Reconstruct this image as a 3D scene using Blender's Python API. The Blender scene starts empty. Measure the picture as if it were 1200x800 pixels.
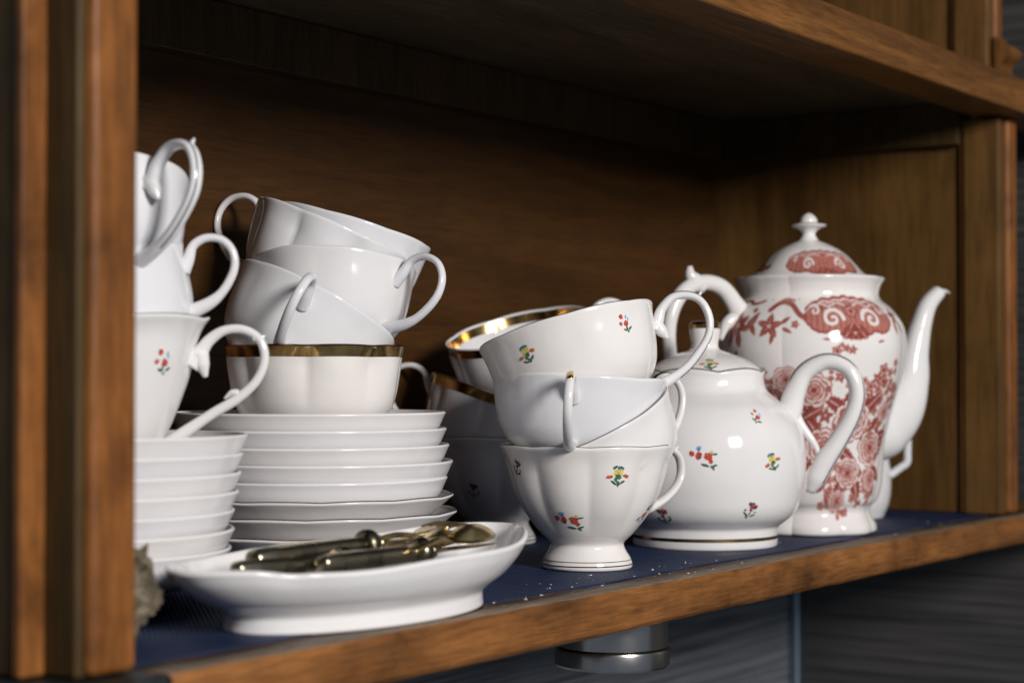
import bpy, math, random
import numpy as np
from mathutils import Vector, Matrix

random.seed(7)
rad = math.radians
scene = bpy.context.scene
COL = scene.collection

# ------------------------------------------------------------------ camera
cam_d = bpy.data.cameras.new('camera')
cam = bpy.data.objects.new('camera', cam_d); COL.objects.link(cam)
cam_d.lens = 66.0; cam_d.sensor_width = 36.0
cam_d.clip_start = 0.02; cam_d.clip_end = 50
cam.location = (-0.5087, -0.5156, 0.1088)
cam.rotation_euler = (rad(90 + 1.04), 0, rad(34 - 90))
cam_d.dof.use_dof = True
cam_d.dof.focus_distance = 1.03
cam_d.dof.aperture_fstop = 7.0
cam_d.dof.aperture_blades = 7
scene.camera = cam

# ------------------------------------------------------------------ world and lamps
w = bpy.data.worlds.new('World'); scene.world = w; w.use_nodes = True
bg = w.node_tree.nodes['Background']
bg.inputs[0].default_value = (0.70, 0.82, 1.0, 1); bg.inputs[1].default_value = 0.175

def window_lamp(name, loc, target, sx, sy, power, col):
    d = bpy.data.lights.new(name, 'AREA'); d.shape = 'RECTANGLE'; d.size = sx; d.size_y = sy
    d.energy = power; d.color = col
    o = bpy.data.objects.new(name, d); COL.objects.link(o); o.location = loc
    o.rotation_euler = (Vector(target) - Vector(loc)).to_track_quat('-Z', 'Y').to_euler()
    return o
for off in (-0.12, 0.12):
    for lz in (0.68, 0.94):
        window_lamp('window_pane_light', (-0.40 + off * 0.91, -1.85 - off * 0.41, lz), (0.45, 0.1, 0.1), 0.22, 0.25, 12.4, (1.0, 0.965, 0.925))

scene.view_settings.view_transform = 'Standard'
scene.view_settings.look = 'None'
scene.view_settings.exposure = 0.0
scene.view_settings.gamma = 1.0
scene.render.engine = 'CYCLES'
scene.cycles.max_bounces = 8
scene.cycles.diffuse_bounces = 4
scene.cycles.caustics_reflective = False
scene.cycles.caustics_refractive = False
scene.cycles.sample_clamp_indirect = 4.0

# ------------------------------------------------------------------ materials
def mat(name):
    m = bpy.data.materials.new(name); m.use_nodes = True
    nt = m.node_tree; b = nt.nodes['Principled BSDF']
    return m, nt, b
def N(nt, t, **kw):
    n = nt.nodes.new(t)
    for k, v in kw.items(): setattr(n, k, v)
    return n
def ramp(nt, stops):
    n = nt.nodes.new('ShaderNodeValToRGB'); e = n.color_ramp.elements
    while len(e) > 1: e.remove(e[-1])
    e[0].position = stops[0][0]; e[0].color = (*stops[0][1], 1)
    for p, c in stops[1:]:
        x = e.new(p); x.color = (*c, 1)
    return n
def coords(nt, scale, rot=(0, 0, 0)):
    tc = N(nt, 'ShaderNodeTexCoord'); mp = N(nt, 'ShaderNodeMapping')
    mp.inputs['Scale'].default_value = scale; mp.inputs['Rotation'].default_value = rot
    nt.links.new(tc.outputs['Object'], mp.inputs['Vector']); return mp

def porcelain(name, col, rough=0.09, bump=0.02):
    m, nt, b = mat(name)
    mp = coords(nt, (28, 28, 28)); n = N(nt, 'ShaderNodeTexNoise'); n.inputs['Scale'].default_value = 1.0; n.inputs['Detail'].default_value = 3
    nt.links.new(mp.outputs[0], n.inputs['Vector'])
    r = ramp(nt, [(0.35, tuple(c * 0.965 for c in col)), (0.65, col)])
    nt.links.new(n.outputs['Fac'], r.inputs[0])
    oi = N(nt, 'ShaderNodeObjectInfo'); tint = ramp(nt, [(0.0, (1.0, 0.975, 0.945)), (0.5, (0.985, 0.985, 0.985)), (1.0, (0.95, 0.965, 0.985))]); tint.color_ramp.interpolation = 'LINEAR'
    nt.links.new(oi.outputs['Random'], tint.inputs[0])
    # faint glaze stains and specks of dust
    ns = N(nt, 'ShaderNodeTexNoise'); ns.inputs['Scale'].default_value = 26; ns.inputs['Detail'].default_value = 8; ns.inputs['Roughness'].default_value = 0.75
    nt.links.new(mp.outputs[0], ns.inputs['Vector']); rs = ramp(nt, [(0.28, (0.80, 0.76, 0.70)), (0.40, (1, 1, 1))]); nt.links.new(ns.outputs['Fac'], rs.inputs[0])
    m1 = N(nt, 'ShaderNodeMix', data_type='RGBA', blend_type='MULTIPLY'); m1.inputs[0].default_value = 0.8
    m2 = N(nt, 'ShaderNodeMix', data_type='RGBA', blend_type='MULTIPLY'); m2.inputs[0].default_value = 0.5
    nt.links.new(r.outputs[0], m1.inputs[6]); nt.links.new(tint.outputs[0], m1.inputs[7]); nt.links.new(m1.outputs[2], m2.inputs[6]); nt.links.new(rs.outputs[0], m2.inputs[7])
    nt.links.new(m2.outputs[2], b.inputs['Base Color'])
    rr = N(nt, 'ShaderNodeMapRange'); rr.inputs['To Min'].default_value = rough * 0.7; rr.inputs['To Max'].default_value = rough * 1.6
    nt.links.new(n.outputs['Fac'], rr.inputs['Value']); nt.links.new(rr.outputs[0], b.inputs['Roughness'])
    bp = N(nt, 'ShaderNodeBump'); bp.inputs['Strength'].default_value = bump; bp.inputs['Distance'].default_value = 0.01
    n2 = N(nt, 'ShaderNodeTexNoise'); n2.inputs['Scale'].default_value = 3.0; n2.inputs['Detail'].default_value = 1
    nt.links.new(mp.outputs[0], n2.inputs['Vector']); nt.links.new(n2.outputs['Fac'], bp.inputs['Height'])
    nt.links.new(bp.outputs[0], b.inputs['Normal'])
    b.inputs['IOR'].default_value = 1.52
    return m
M_PORC = porcelain('porcelain_cool', (0.765, 0.760, 0.780))
M_PORCW = porcelain('porcelain_warm', (0.81, 0.785, 0.775))
M_PLATE = porcelain('porcelain_plate', (0.775, 0.755, 0.76), 0.14)

def metal(name, col, rough, dirt=None):
    m, nt, b = mat(name)
    b.inputs['Metallic'].default_value = 1.0
    mp = coords(nt, (70, 70, 70)); n = N(nt, 'ShaderNodeTexNoise'); n.inputs['Scale'].default_value = 1; n.inputs['Detail'].default_value = 5
    nt.links.new(mp.outputs[0], n.inputs['Vector'])
    r = ramp(nt, [(0.38, dirt or tuple(c * 0.6 for c in col)), (0.58, col)])
    nt.links.new(n.outputs['Fac'], r.inputs[0]); nt.links.new(r.outputs[0], b.inputs['Base Color'])
    rr = N(nt, 'ShaderNodeMapRange'); rr.inputs['To Min'].default_value = rough * 1.6; rr.inputs['To Max'].default_value = rough * 0.7
    nt.links.new(n.outputs['Fac'], rr.inputs['Value']); nt.links.new(rr.outputs[0], b.inputs['Roughness'])
    return m
M_GOLD = metal('gilding', (0.66, 0.43, 0.17), 0.17, (0.26, 0.165, 0.07))
M_SILVERLINE = metal('silver_line', (0.25, 0.23, 0.22), 0.25)
M_TARNISH = metal('tarnished_silver', (0.36, 0.32, 0.23), 0.24, (0.13, 0.115, 0.08))
M_BRASS = metal('worn_brass', (0.78, 0.60, 0.30), 0.24, (0.36, 0.26, 0.11))
M_STEEL = metal('brushed_steel', (0.50, 0.48, 0.455), 0.19, (0.42, 0.405, 0.385))
M_IRON = metal('dark_iron', (0.10, 0.11, 0.11), 0.45, (0.03, 0.03, 0.03))
M_ALU = metal('aluminium_strip', (0.34, 0.42, 0.50), 0.4, (0.28, 0.35, 0.42))

def paint(name, col):
    m, nt, b = mat(name)
    mp = coords(nt, (1400, 1400, 1400)); n = N(nt, 'ShaderNodeTexNoise'); n.inputs['Scale'].default_value = 1; n.inputs['Detail'].default_value = 3
    nt.links.new(mp.outputs[0], n.inputs['Vector'])
    r = ramp(nt, [(0.34, tuple(c * 0.55 for c in col)), (0.5, col), (0.66, tuple(min(1, c * 1.25 + 0.10) for c in col))])
    nt.links.new(n.outputs['Fac'], r.inputs[0]); nt.links.new(r.outputs[0], b.inputs['Base Color']); b.inputs['Roughness'].default_value = 0.16
    return m
PC = dict(red=paint('enamel_red', (0.48, 0.05, 0.025)), pink=paint('enamel_pink', (0.50, 0.10, 0.09)),
          yellow=paint('enamel_yellow', (0.66, 0.54, 0.14)), blue=paint('enamel_blue', (0.06, 0.17, 0.42)),
          green=paint('enamel_green', (0.05, 0.13, 0.07)), dark=paint('enamel_plum', (0.12, 0.035, 0.035)),
          orange=paint('enamel_orange', (0.50, 0.11, 0.02)), sky=paint('enamel_sky', (0.22, 0.40, 0.65)))

def wood(name, c1, c2, c3, scale, rot=(0, 0, 0), rough=0.42, bump=0.25, mottle=0.35, pore=0.6):
    """grain runs along the axis whose scale is smallest"""
    m, nt, b = mat(name)
    mp = coords(nt, scale, rot)
    n1 = N(nt, 'ShaderNodeTexNoise'); n1.inputs['Scale'].default_value = 1; n1.inputs['Detail'].default_value = 6; n1.inputs['Distortion'].default_value = 0.9; n1.inputs['Roughness'].default_value = 0.6
    nt.links.new(mp.outputs[0], n1.inputs['Vector'])
    mp2 = coords(nt, tuple(s * (14 if s > 15 else 9) for s in scale), rot)
    n2 = N(nt, 'ShaderNodeTexNoise'); n2.inputs['Scale'].default_value = 1; n2.inputs['Detail'].default_value = 4
    nt.links.new(mp2.outputs[0], n2.inputs['Vector'])
    n3 = N(nt, 'ShaderNodeTexNoise'); n3.inputs['Scale'].default_value = 17; n3.inputs['Detail'].default_value = 6; n3.inputs['Roughness'].default_value = 0.62
    tc = N(nt, 'ShaderNodeTexCoord'); nt.links.new(tc.outputs['Object'], n3.inputs['Vector'])
    r = ramp(nt, [(0.28, c1), (0.5, c2), (0.72, c3)])
    nt.links.new(n1.outputs['Fac'], r.inputs[0])
    mx = N(nt, 'ShaderNodeMix', data_type='RGBA', blend_type='MULTIPLY'); mx.inputs[0].default_value = pore
    r2 = ramp(nt, [(0.33, (0.45, 0.42, 0.40)), (0.55, (1, 1, 1))])
    nt.links.new(n2.outputs['Fac'], r2.inputs[0])
    nt.links.new(r.outputs[0], mx.inputs[6]); nt.links.new(r2.outputs[0], mx.inputs[7])
    mx2 = N(nt, 'ShaderNodeMix', data_type='RGBA', blend_type='MULTIPLY'); mx2.inputs[0].default_value = mottle
    r3 = ramp(nt, [(0.34, (0.42, 0.40, 0.38)), (0.44, (0.80, 0.78, 0.76)), (0.62, (1.12, 1.10, 1.06))])
    nt.links.new(n3.outputs['Fac'], r3.inputs[0])
    nt.links.new(mx.outputs[2], mx2.inputs[6]); nt.links.new(r3.outputs[0], mx2.inputs[7])
    nt.links.new(mx2.outputs[2], b.inputs['Base Color'])
    rr = N(nt, 'ShaderNodeMapRange'); b.inputs['Specular IOR Level'].default_value = 0.22
    rr.inputs['To Min'].default_value = rough * 1.35; rr.inputs['To Max'].default_value = rough * 0.75
    nt.links.new(n2.outputs['Fac'], rr.inputs['Value']); nt.links.new(rr.outputs[0], b.inputs['Roughness'])
    bp = N(nt, 'ShaderNodeBump'); bp.inputs['Strength'].default_value = bump; bp.inputs['Distance'].default_value = 0.002
    nt.links.new(n2.outputs['Fac'], bp.inputs['Height']); nt.links.new(bp.outputs[0], b.inputs['Normal'])
    return m
WA, WB, WC = (0.085, 0.036, 0.010), (0.17, 0.070, 0.018), (0.24, 0.104, 0.028)
M_WX = wood('wood_grain_along_board', WA, WB, WC, (5, 60, 60))
M_WZ = wood('wood_grain_upright', WA, WB, WC, (60, 60, 4))
M_WEDGE = wood('worn_wood_edge', (0.10, 0.042, 0.013), (0.235, 0.096, 0.029), (0.35, 0.150, 0.047), (5, 34, 34), rough=0.5, bump=0.4, mottle=1.0, pore=0.55)
M_WSTRIP = wood('worn_wood_top', (0.10, 0.075, 0.055), (0.19, 0.14, 0.10), (0.26, 0.19, 0.13), (10, 80, 80), rough=0.55, bump=0.5)
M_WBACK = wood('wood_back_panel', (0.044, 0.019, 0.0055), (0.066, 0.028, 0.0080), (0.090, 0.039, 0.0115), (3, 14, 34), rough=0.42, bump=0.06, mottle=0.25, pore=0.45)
M_WPOST = wood('wood_post', (0.10, 0.040, 0.012), (0.225, 0.084, 0.022), (0.33, 0.128, 0.034), (30, 30, 5), bump=0.15, mottle=0.95, pore=0.5)
M_WSHADE = wood('shade_toned_wood', (0.045, 0.026, 0.009), (0.072, 0.042, 0.014), (0.10, 0.058, 0.02), (45, 45, 4), rough=0.5, bump=0.12)  # darker wood copy: shade of left side faces put into colour, cleats too
M_WSIDE = wood('wood_side_panel', (0.062, 0.030, 0.008), (0.115, 0.057, 0.016), (0.165, 0.084, 0.025), (40, 22, 2.5), bump=0.1, mottle=0.35, pore=0.55)
M_WDULL = wood('wood_ceiling_board', (0.085, 0.066, 0.036), (0.12, 0.092, 0.052), (0.15, 0.118, 0.066), (5, 40, 40), rough=0.5)

def liner_mat():
    m, nt, b = mat('navy_ribbed_liner')
    mp = coords(nt, (1, 1, 1), (0, 0, rad(43)))
    wv = N(nt, 'ShaderNodeTexWave', wave_type='BANDS', bands_direction='X'); wv.inputs['Scale'].default_value = 140; wv.inputs['Distortion'].default_value = 0.25
    wv.inputs['Detail'].default_value = 1
    nt.links.new(mp.outputs[0], wv.inputs['Vector'])
    n = N(nt, 'ShaderNodeTexNoise'); n.inputs['Scale'].default_value = 30; n.inputs['Detail'].default_value = 5
    nt.links.new(mp.outputs[0], n.inputs['Vector'])
    r = ramp(nt, [(0.3, (0.016, 0.034, 0.095)), (0.7, (0.034, 0.062, 0.17))])
    nt.links.new(n.outputs['Fac'], r.inputs[0])
    mx = N(nt, 'ShaderNodeMix', data_type='RGBA', blend_type='MULTIPLY'); mx.inputs[0].default_value = 0.9
    nt.links.new(r.outputs[0], mx.inputs[6]); nt.links.new(wv.outputs['Color'], mx.inputs[7])
    nt.links.new(mx.outputs[2], b.inputs['Base Color'])
    b.inputs['Roughness'].default_value = 0.6; b.inputs['Specular IOR Level'].default_value = 0.2
    bp = N(nt, 'ShaderNodeBump'); bp.inputs['Strength'].default_value = 0.6; bp.inputs['Distance'].default_value = 0.0006
    nt.links.new(wv.outputs['Fac'], bp.inputs['Height']); nt.links.new(bp.outputs[0], b.inputs['Normal'])
    return m
M_LINER = liner_mat()

def laminate(name, c1, c2, scale):
    m, nt, b = mat(name)
    mp = coords(nt, scale); n = N(nt, 'ShaderNodeTexNoise'); n.inputs['Scale'].default_value = 1; n.inputs['Detail'].default_value = 7; n.inputs['Roughness'].default_value = 0.7
    n.inputs['Distortion'].default_value = 0.3
    nt.links.new(mp.outputs[0], n.inputs['Vector'])
    r = ramp(nt, [(0.36, c1), (0.64, c2)]); nt.links.new(n.outputs['Fac'], r.inputs[0]); nt.links.new(r.outputs[0], b.inputs['Base Color'])
    b.inputs['Roughness'].default_value = 0.45
    bp = N(nt, 'ShaderNodeBump'); bp.inputs['Strength'].default_value = 0.3; bp.inputs['Distance'].default_value = 0.001
    nt.links.new(n.outputs['Fac'], bp.inputs['Height']); nt.links.new(bp.outputs[0], b.inputs['Normal'])
    return m
M_WALLB = laminate('grey_streaked_panel', (0.040, 0.046, 0.052), (0.27, 0.29, 0.32), (4, 60, 380))
M_WALLR = laminate('brown_grey_streaked_panel', (0.014, 0.014, 0.014), (0.085, 0.080, 0.077), (60, 4, 380))

def stone_mat():
    m, nt, b = mat('rough_shell')
    mp = coords(nt, (70, 70, 70)); n = N(nt, 'ShaderNodeTexNoise'); n.inputs['Scale'].default_value = 1; n.inputs['Detail'].default_value = 8; n.inputs['Roughness'].default_value = 0.75
    nt.links.new(mp.outputs[0], n.inputs['Vector'])
    r = ramp(nt, [(0.35, (0.02, 0.016, 0.010)), (0.52, (0.13, 0.10, 0.06)), (0.70, (0.40, 0.34, 0.27))])
    nt.links.new(n.outputs['Fac'], r.inputs[0]); nt.links.new(r.outputs[0], b.inputs['Base Color'])
    b.inputs['Roughness'].default_value = 0.85
    bp = N(nt, 'ShaderNodeBump'); bp.inputs['Strength'].default_value = 0.8; bp.inputs['Distance'].default_value = 0.004
    nt.links.new(n.outputs['Fac'], bp.inputs['Height']); nt.links.new(bp.outputs[0], b.inputs['Normal'])
    return m
M_STONE = stone_mat()

def ink_mat():
    m, nt, b = mat('transferware_glaze')
    at = N(nt, 'ShaderNodeAttribute', attribute_name='ink')
    nt.links.new(at.outputs['Color'], b.inputs['Base Color'])
    b.inputs['Roughness'].default_value = 0.10; b.inputs['IOR'].default_value = 1.52
    return m
M_INK = ink_mat()

# ------------------------------------------------------------------ mesh helpers
def mesh_obj(name, verts, faces, m, parent=None, smooth=True, mats=None, fmat=None):
    me = bpy.data.meshes.new(name)
    me.from_pydata([tuple(v) for v in verts], [], faces)
    for x in (mats or [m]): me.materials.append(x)
    if fmat is not None: me.polygons.foreach_set('material_index', fmat)
    if smooth: me.polygons.foreach_set('use_smooth', [True] * len(me.polygons))
    me.update()
    o = bpy.data.objects.new(name, me); COL.objects.link(o)
    if parent: o.parent = parent
    return o
def tag(o, label=None, cat=None, group=None, kind=None):
    if label: o['label'] = label
    if cat: o['category'] = cat
    if group: o['group'] = group
    if kind: o['kind'] = kind
    return o
def empty(name, loc, label, cat, group=None, handle_az=0, lean=0, lean_az=0):
    o = bpy.data.objects.new(name, None); COL.objects.link(o); o.empty_display_size = 0.02
    d = Vector((-math.sin(rad(lean_az)), math.cos(rad(lean_az)), 0))
    o.matrix_world = Matrix.Translation(loc) @ Matrix.Rotation(rad(lean), 4, d) @ Matrix.Rotation(rad(handle_az), 4, 'Z')
    return tag(o, label, cat, group)

def catmull(pts, n):
    P = [np.array(p, float) for p in pts]
    P = [2 * P[0] - P[1]] + P + [2 * P[-1] - P[-2]]
    seg = len(P) - 3; out = []
    for i in range(n):
        u = i / (n - 1) * seg; k = min(int(u), seg - 1); t = u - k
        a, b, c, d = P[k:k + 4]
        out.append(0.5 * ((2 * b) + (c - a) * t + (2 * a - 5 * b + 4 * c - d) * t * t + (3 * b - a - 3 * c + d) * t ** 3))
    return np.array(out)

class Surf:
    """a turned pot wall: outer profile (r, z) from the foot to the lip, with lobes pressed into it"""
    def __init__(s, prof, lobes=0, amp=0.0, zamp=0.0, sharp=0.7, lobe_from=0.25, phase=0.0, n=70, ell=(1, 1), lob_top=1.0, ends=0.0):
        s.out = catmull(prof, n); s.lobes = lobes; s.amp = amp; s.zamp = zamp; s.sharp = sharp
        s.phase = phase; s.ell = ell; s.h = s.out[:, 1].max(); s.lf = lobe_from; s.lt = lob_top; s.ends = ends; s.lipfade = 0.75
        d = np.hypot(*np.diff(s.out, axis=0).T); s.arc = np.concatenate([[0], np.cumsum(d)])
    def mod(s, th, z):
        """radius factor and lift of the lip"""
        th = np.asarray(th, float); k = np.clip((z / s.h - s.lf) / (s.lt - s.lf), 0, 1); k = k * k * (3 - 2 * k) * (1 - s.lipfade * np.clip((z / s.h - 0.80) / 0.2, 0, 1))
        if not s.lobes: return np.ones_like(th), np.zeros_like(th)
        g = np.abs(np.sin(s.lobes * (th + s.phase) / 2)) ** s.sharp
        f = 1 + s.amp * k * (g - 0.75)
        dz = s.zamp * (np.clip(z / s.h - 0.6, 0, 1) / 0.4) ** 2 * (np.abs(np.sin(s.lobes * (th + s.phase) / 2)) - 0.6)
        if s.ends: dz = dz + s.ends * k * np.cos(th) ** 4; f = f * (1 + 0.05 * k * np.abs(np.cos(th)) ** 10)
        return f, dz
    def ring(s, th, r, z):
        f, dz = s.mod(th, z)
        return np.stack([r * f * np.cos(th) * s.ell[0], r * f * np.sin(th) * s.ell[1], z + dz], -1)
    def at(s, th, arc, off=0.0):
        r = np.interp(arc, s.arc, s.out[:, 0]); z = np.interp(arc, s.arc, s.out[:, 1])
        p = s.ring(np.array([th]), r, z)[0]
        if off:
            e = 1e-4; r2 = np.interp(arc + e, s.arc, s.out[:, 0]); z2 = np.interp(arc + e, s.arc, s.out[:, 1])
            a = s.ring(np.array([th + 0.002]), r, z)[0] - p; b = s.ring(np.array([th]), r2, z2)[0] - p
            nn = np.cross(a, b); nn /= (np.linalg.norm(nn) + 1e-12); p = p + nn * off
        return p
    def arc_of_z(s, z): return float(np.interp(z, s.out[:, 1], s.arc))
    def r_of_z(s, z): return float(np.interp(z, s.out[:, 1], s.out[:, 0]))

def rings_mesh(rings, nt, close_start=True, close_end=True):
    V = np.concatenate(rings); F = []
    nr = len(rings)
    for i in range(nr - 1):
        a = i * nt; b = (i + 1) * nt
        for j in range(nt):
            k = (j + 1) % nt; F.append((a + j, a + k, b + k, b + j))
    if close_start: F.append(tuple(range(nt))[::-1])
    if close_end: F.append(tuple(range((nr - 1) * nt, nr * nt)))
    return V, F

def wall_mesh(s, th_wall=0.0022, floor=0.006, nt=144, lip=0.5):
    """closed body: outside, rounded lip, inside, floor"""
    T = np.linspace(0, 2 * math.pi, nt, endpoint=False); R = []
    r0, z0 = s.out[0]
    R.append(s.ring(T, max(r0 - 0.003, 1e-4), z0 + 0.0015) if r0 > 0.006 else s.ring(T, r0 * .5, z0))
    for r, z in s.out: R.append(s.ring(T, r, z))
    r1, z1 = s.out[-1]
    for a in (35, 75, 115, 155):
        c = math.cos(rad(a)); q = math.sin(rad(a))
        R.append(s.ring(T, r1 - th_wall / 2 + th_wall / 2 * c, z1) + np.array([0, 0, th_wall * lip * q]))
    inner = [(r - th_wall, z) for r, z in s.out[::-1] if z > floor + 0.002]
    for r, z in inner: R.append(s.ring(T, max(r, 0.002), z))
    rl = inner[-1][0]
    for f, dz in ((0.93, 0.0008), (0.82, 0.0), (0.4, 0.0), (0.05, 0.0)):
        R.append(s.ring(T, max(rl * f, 1e-4), floor + dz))
    return rings_mesh(R, nt)

def band(s, z0, z1, m, parent, name='rim_band', off=0.00012, nt=144, inside=None):
    T = np.linspace(0, 2 * math.pi, nt, endpoint=False); rings = []
    for z in np.linspace(z0, z1, 4):
        r = s.r_of_z(z)
        if inside is None: rings.append(s.ring(T, r + off, z))
        else: rings.append(s.ring(T, r - inside - off, z))
    V, F = rings_mesh(rings, nt, False, False)
    if inside is not None: F = [f[::-1] for f in F]
    return mesh_obj(name, V, F, m, parent)

def rim_thread(s, m, parent, rt=0.00045, dr=-0.0002, lift=0.0011, nt=144, name='rim_line', z=None, r=None):
    """a fine painted line that stands a hair proud, following the lip"""
    T = np.linspace(0, 2 * math.pi, nt, endpoint=False)
    r1, z1 = s.out[-1]
    if z is not None: z1 = z; r1 = s.r_of_z(z); lift = 0
    rings = []
    for a in range(6):
        c, q = math.cos(a * math.pi / 3), math.sin(a * math.pi / 3)
        rings.append(s.ring(T, r1 + dr + rt * c, z1) + np.array([0, 0, lift + rt * q]))
    rings.append(rings[0]); V, F = rings_mesh(rings, nt, False, False)
    return mesh_obj(name, V, F, m, parent)

def tube_mesh(path, widths, thick, n=60, sides=16, power=1.0, side=(0, 1, 0)):
    """swept bar: width across `side`, thickness in the plane of the path"""
    C = catmull(path, n); wv = np.interp(np.linspace(0, 1, n), np.linspace(0, 1, len(widths)), widths)
    tv = np.interp(np.linspace(0, 1, n), np.linspace(0, 1, len(thick)), thick)
    S = np.array(side, float); rings = []
    for i in range(n):
        t = C[min(i + 1, n - 1)] - C[max(i - 1, 0)]; t /= np.linalg.norm(t)
        sd = S - t * np.dot(S, t); sd /= np.linalg.norm(sd); u = np.cross(t, sd)
        ring = []
        for k in range(sides):
            a = 2 * math.pi * k / sides; c, q = math.cos(a), math.sin(a)
            c = math.copysign(abs(c) ** power, c); q = math.copysign(abs(q) ** power, q)
            ring.append(C[i] + sd * c * wv[i] / 2 + u * q * tv[i] / 2)
        rings.append(np.array(ring))
    return rings_mesh(rings, sides)
def merge(*vf):
    V = []; F = []; o = 0
    for v, f in vf:
        V.append(np.asarray(v)); F += [tuple(i + o for i in x) for x in f]; o += len(v)
    return np.concatenate(V), F

# handles: lists of (distance from the axis, height); drawn in the XZ plane of the cup
def make_handle(parent, path, m, w=(0.0052, 0.0042, 0.0038, 0.0042, 0.006), t=(0.005, 0.0036, 0.0032, 0.0034, 0.005), spurs=(), power=1.0):
    p3 = [(u, 0, z) for u, z in path]
    vf = [tube_mesh(p3, w, t, power=power)]
    for sp, sw in spurs:
        vf.append(tube_mesh([(u, 0, z) for u, z in sp], [sw, sw * 0.9, sw * 0.25], [sw, sw * 0.8, sw * 0.25], n=14, sides=10))
    V, F = merge(*vf)
    return mesh_obj('handle', V, F, m, parent)
def handle_line(parent, path, t, m, frac=(0.1, 0.9), rr=0.0004, out=1.0, y=0.0, ky=1.0):
    C = catmull([(u, 0, z) for u, z in path], 60); n = 60; tv = np.interp(np.linspace(0, 1, n), np.linspace(0, 1, len(t)), t)
    L = []
    for i in range(int(frac[0] * n), int(frac[1] * n)):
        tt = C[min(i + 1, n - 1)] - C[max(i - 1, 0)]; tt /= np.linalg.norm(tt)
        u = np.cross(tt, np.array([0, 1.0, 0])) * -out
        L.append(C[i] + u * (tv[i] / 2 * ky - rr * 0.3) + np.array([0, y, 0]))
    V, F = tube_mesh(L, [rr * 2, rr * 2], [rr * 2, rr * 2], n=60, sides=6)
    return mesh_obj('handle_line', V, F, m, parent)

# painted flower sprigs: small flat enamel blobs laid on the wall of the pot
SPRIGS = {
 'tulip': [('yellow', 0, .4, 1.5, 1.2, 0), ('yellow', -.6, .9, .7, 1.2, 20), ('yellow', .6, .9, .7, 1.2, -20), ('green', 0, -.5, 1.0, .8, 0), ('green', -.9, 2.1, .8, .4, 30), ('blue', 0, 2.0, .6, .6, 0), ('green', .9, 2.0, .8, .4, -30),
           ('orange', -2.3, -.5, 1.1, .6, 10), ('orange', 2.1, -.2, 1.1, .6, -15), ('pink', -1.9, -.4, .5, .4, 0), ('green', -1.2, -2.0, 1.2, .35, -35), ('green', 1.2, -2.0, 1.2, .4, 30), ('green', 0, -2.3, .5, .9, 10), ('green', -.6, -1.2, .4, .8, 30)],
 'trio': [('red', -3.1, .2, .9, 1.0, 0), ('red', -1.2, 0, 1.0, 1.25, 0), ('dark', -1.0, -.5, .4, .7, 0), ('red', 1.6, .3, 1.5, 1.3, -40), ('orange', 1.0, .8, .8, .6, 0), ('red', 2.5, -.8, .7, .8, 30), ('sky', -1.7, 2.2, .9, .6, 10), ('blue', -1.5, 1.8, .5, .5, 0),
          ('yellow', 2.2, 1.9, .5, .5, 0), ('green', 3.2, 1.4, 1.0, .35, 20), ('green', 1.0, -2.2, 1.4, .5, -5), ('green', 3.5, -1.9, 1.3, .4, 30), ('green', 3.2, -2.4, .9, .4, -40)],
 'spray': [('blue', .9, 2.3, 1.1, .8, -30), ('sky', 1.6, 2.6, .8, .5, -30), ('blue', -.6, 1.6, .5, 1.1, -25), ('yellow', .2, 1.3, .7, 1.2, -10), ('green', .1, 1.2, .4, .5, 0), ('yellow', 1.0, 3.4, 1.0, .35, 20), ('red', -.5, -.7, .9, 1.3, -20), ('orange', -.3, -.3, .5, .7, 0),
           ('blue', -1.9, -2.2, .5, 1.0, -35), ('sky', -1.4, -1.8, .4, .7, -35), ('dark', .8, -1.2, .3, .8, 0), ('green', .6, -1.8, .5, .3, 0), ('dark', -.7, -2.8, .3, .6, -30)],
 'bud': [('red', -.9, 2.4, .9, .9, 20), ('red', -1.3, 2.7, .5, .5, 0), ('sky', 1.1, 1.8, .35, .8, -15), ('pink', -1.9, .3, .8, .7, 0), ('red', .5, -.2, 1.2, 1.1, 0), ('pink', .2, .4, .6, .5, 0), ('sky', 1.6, 1.1, .3, .5, 0),
         ('green', 0, -1.6, .4, .9, 0), ('green', -.9, -2.0, 1.0, .4, -30), ('green', 1.5, -2.0, 1.1, .45, 20), ('green', .3, -2.8, .5, .4, 0)],
 'plum': [('dark', .2, 1.4, .9, 1.1, 10), ('dark', -.7, 1.7, .5, .9, 30), ('pink', .5, 1.8, .45, .7, -15), ('dark', 1.0, 1.3, .6, .9, -35), ('pink', -.2, 1.0, .4, .5, 0), ('dark', -.1, .2, .6, .4, 0), ('green', 0, -.8, .25, 1.1, -8), ('green', -1.3, -1.1, 1.2, .32, -35), ('green', 1.2, -1.3, 1.1, .35, 40), ('green', -.6, -2.0, .8, .3, -50), ('green', 1.5, -.3, .5, .25, 20), ('dark', -1.7, -.1, .4, .4, 0)],
}
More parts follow.
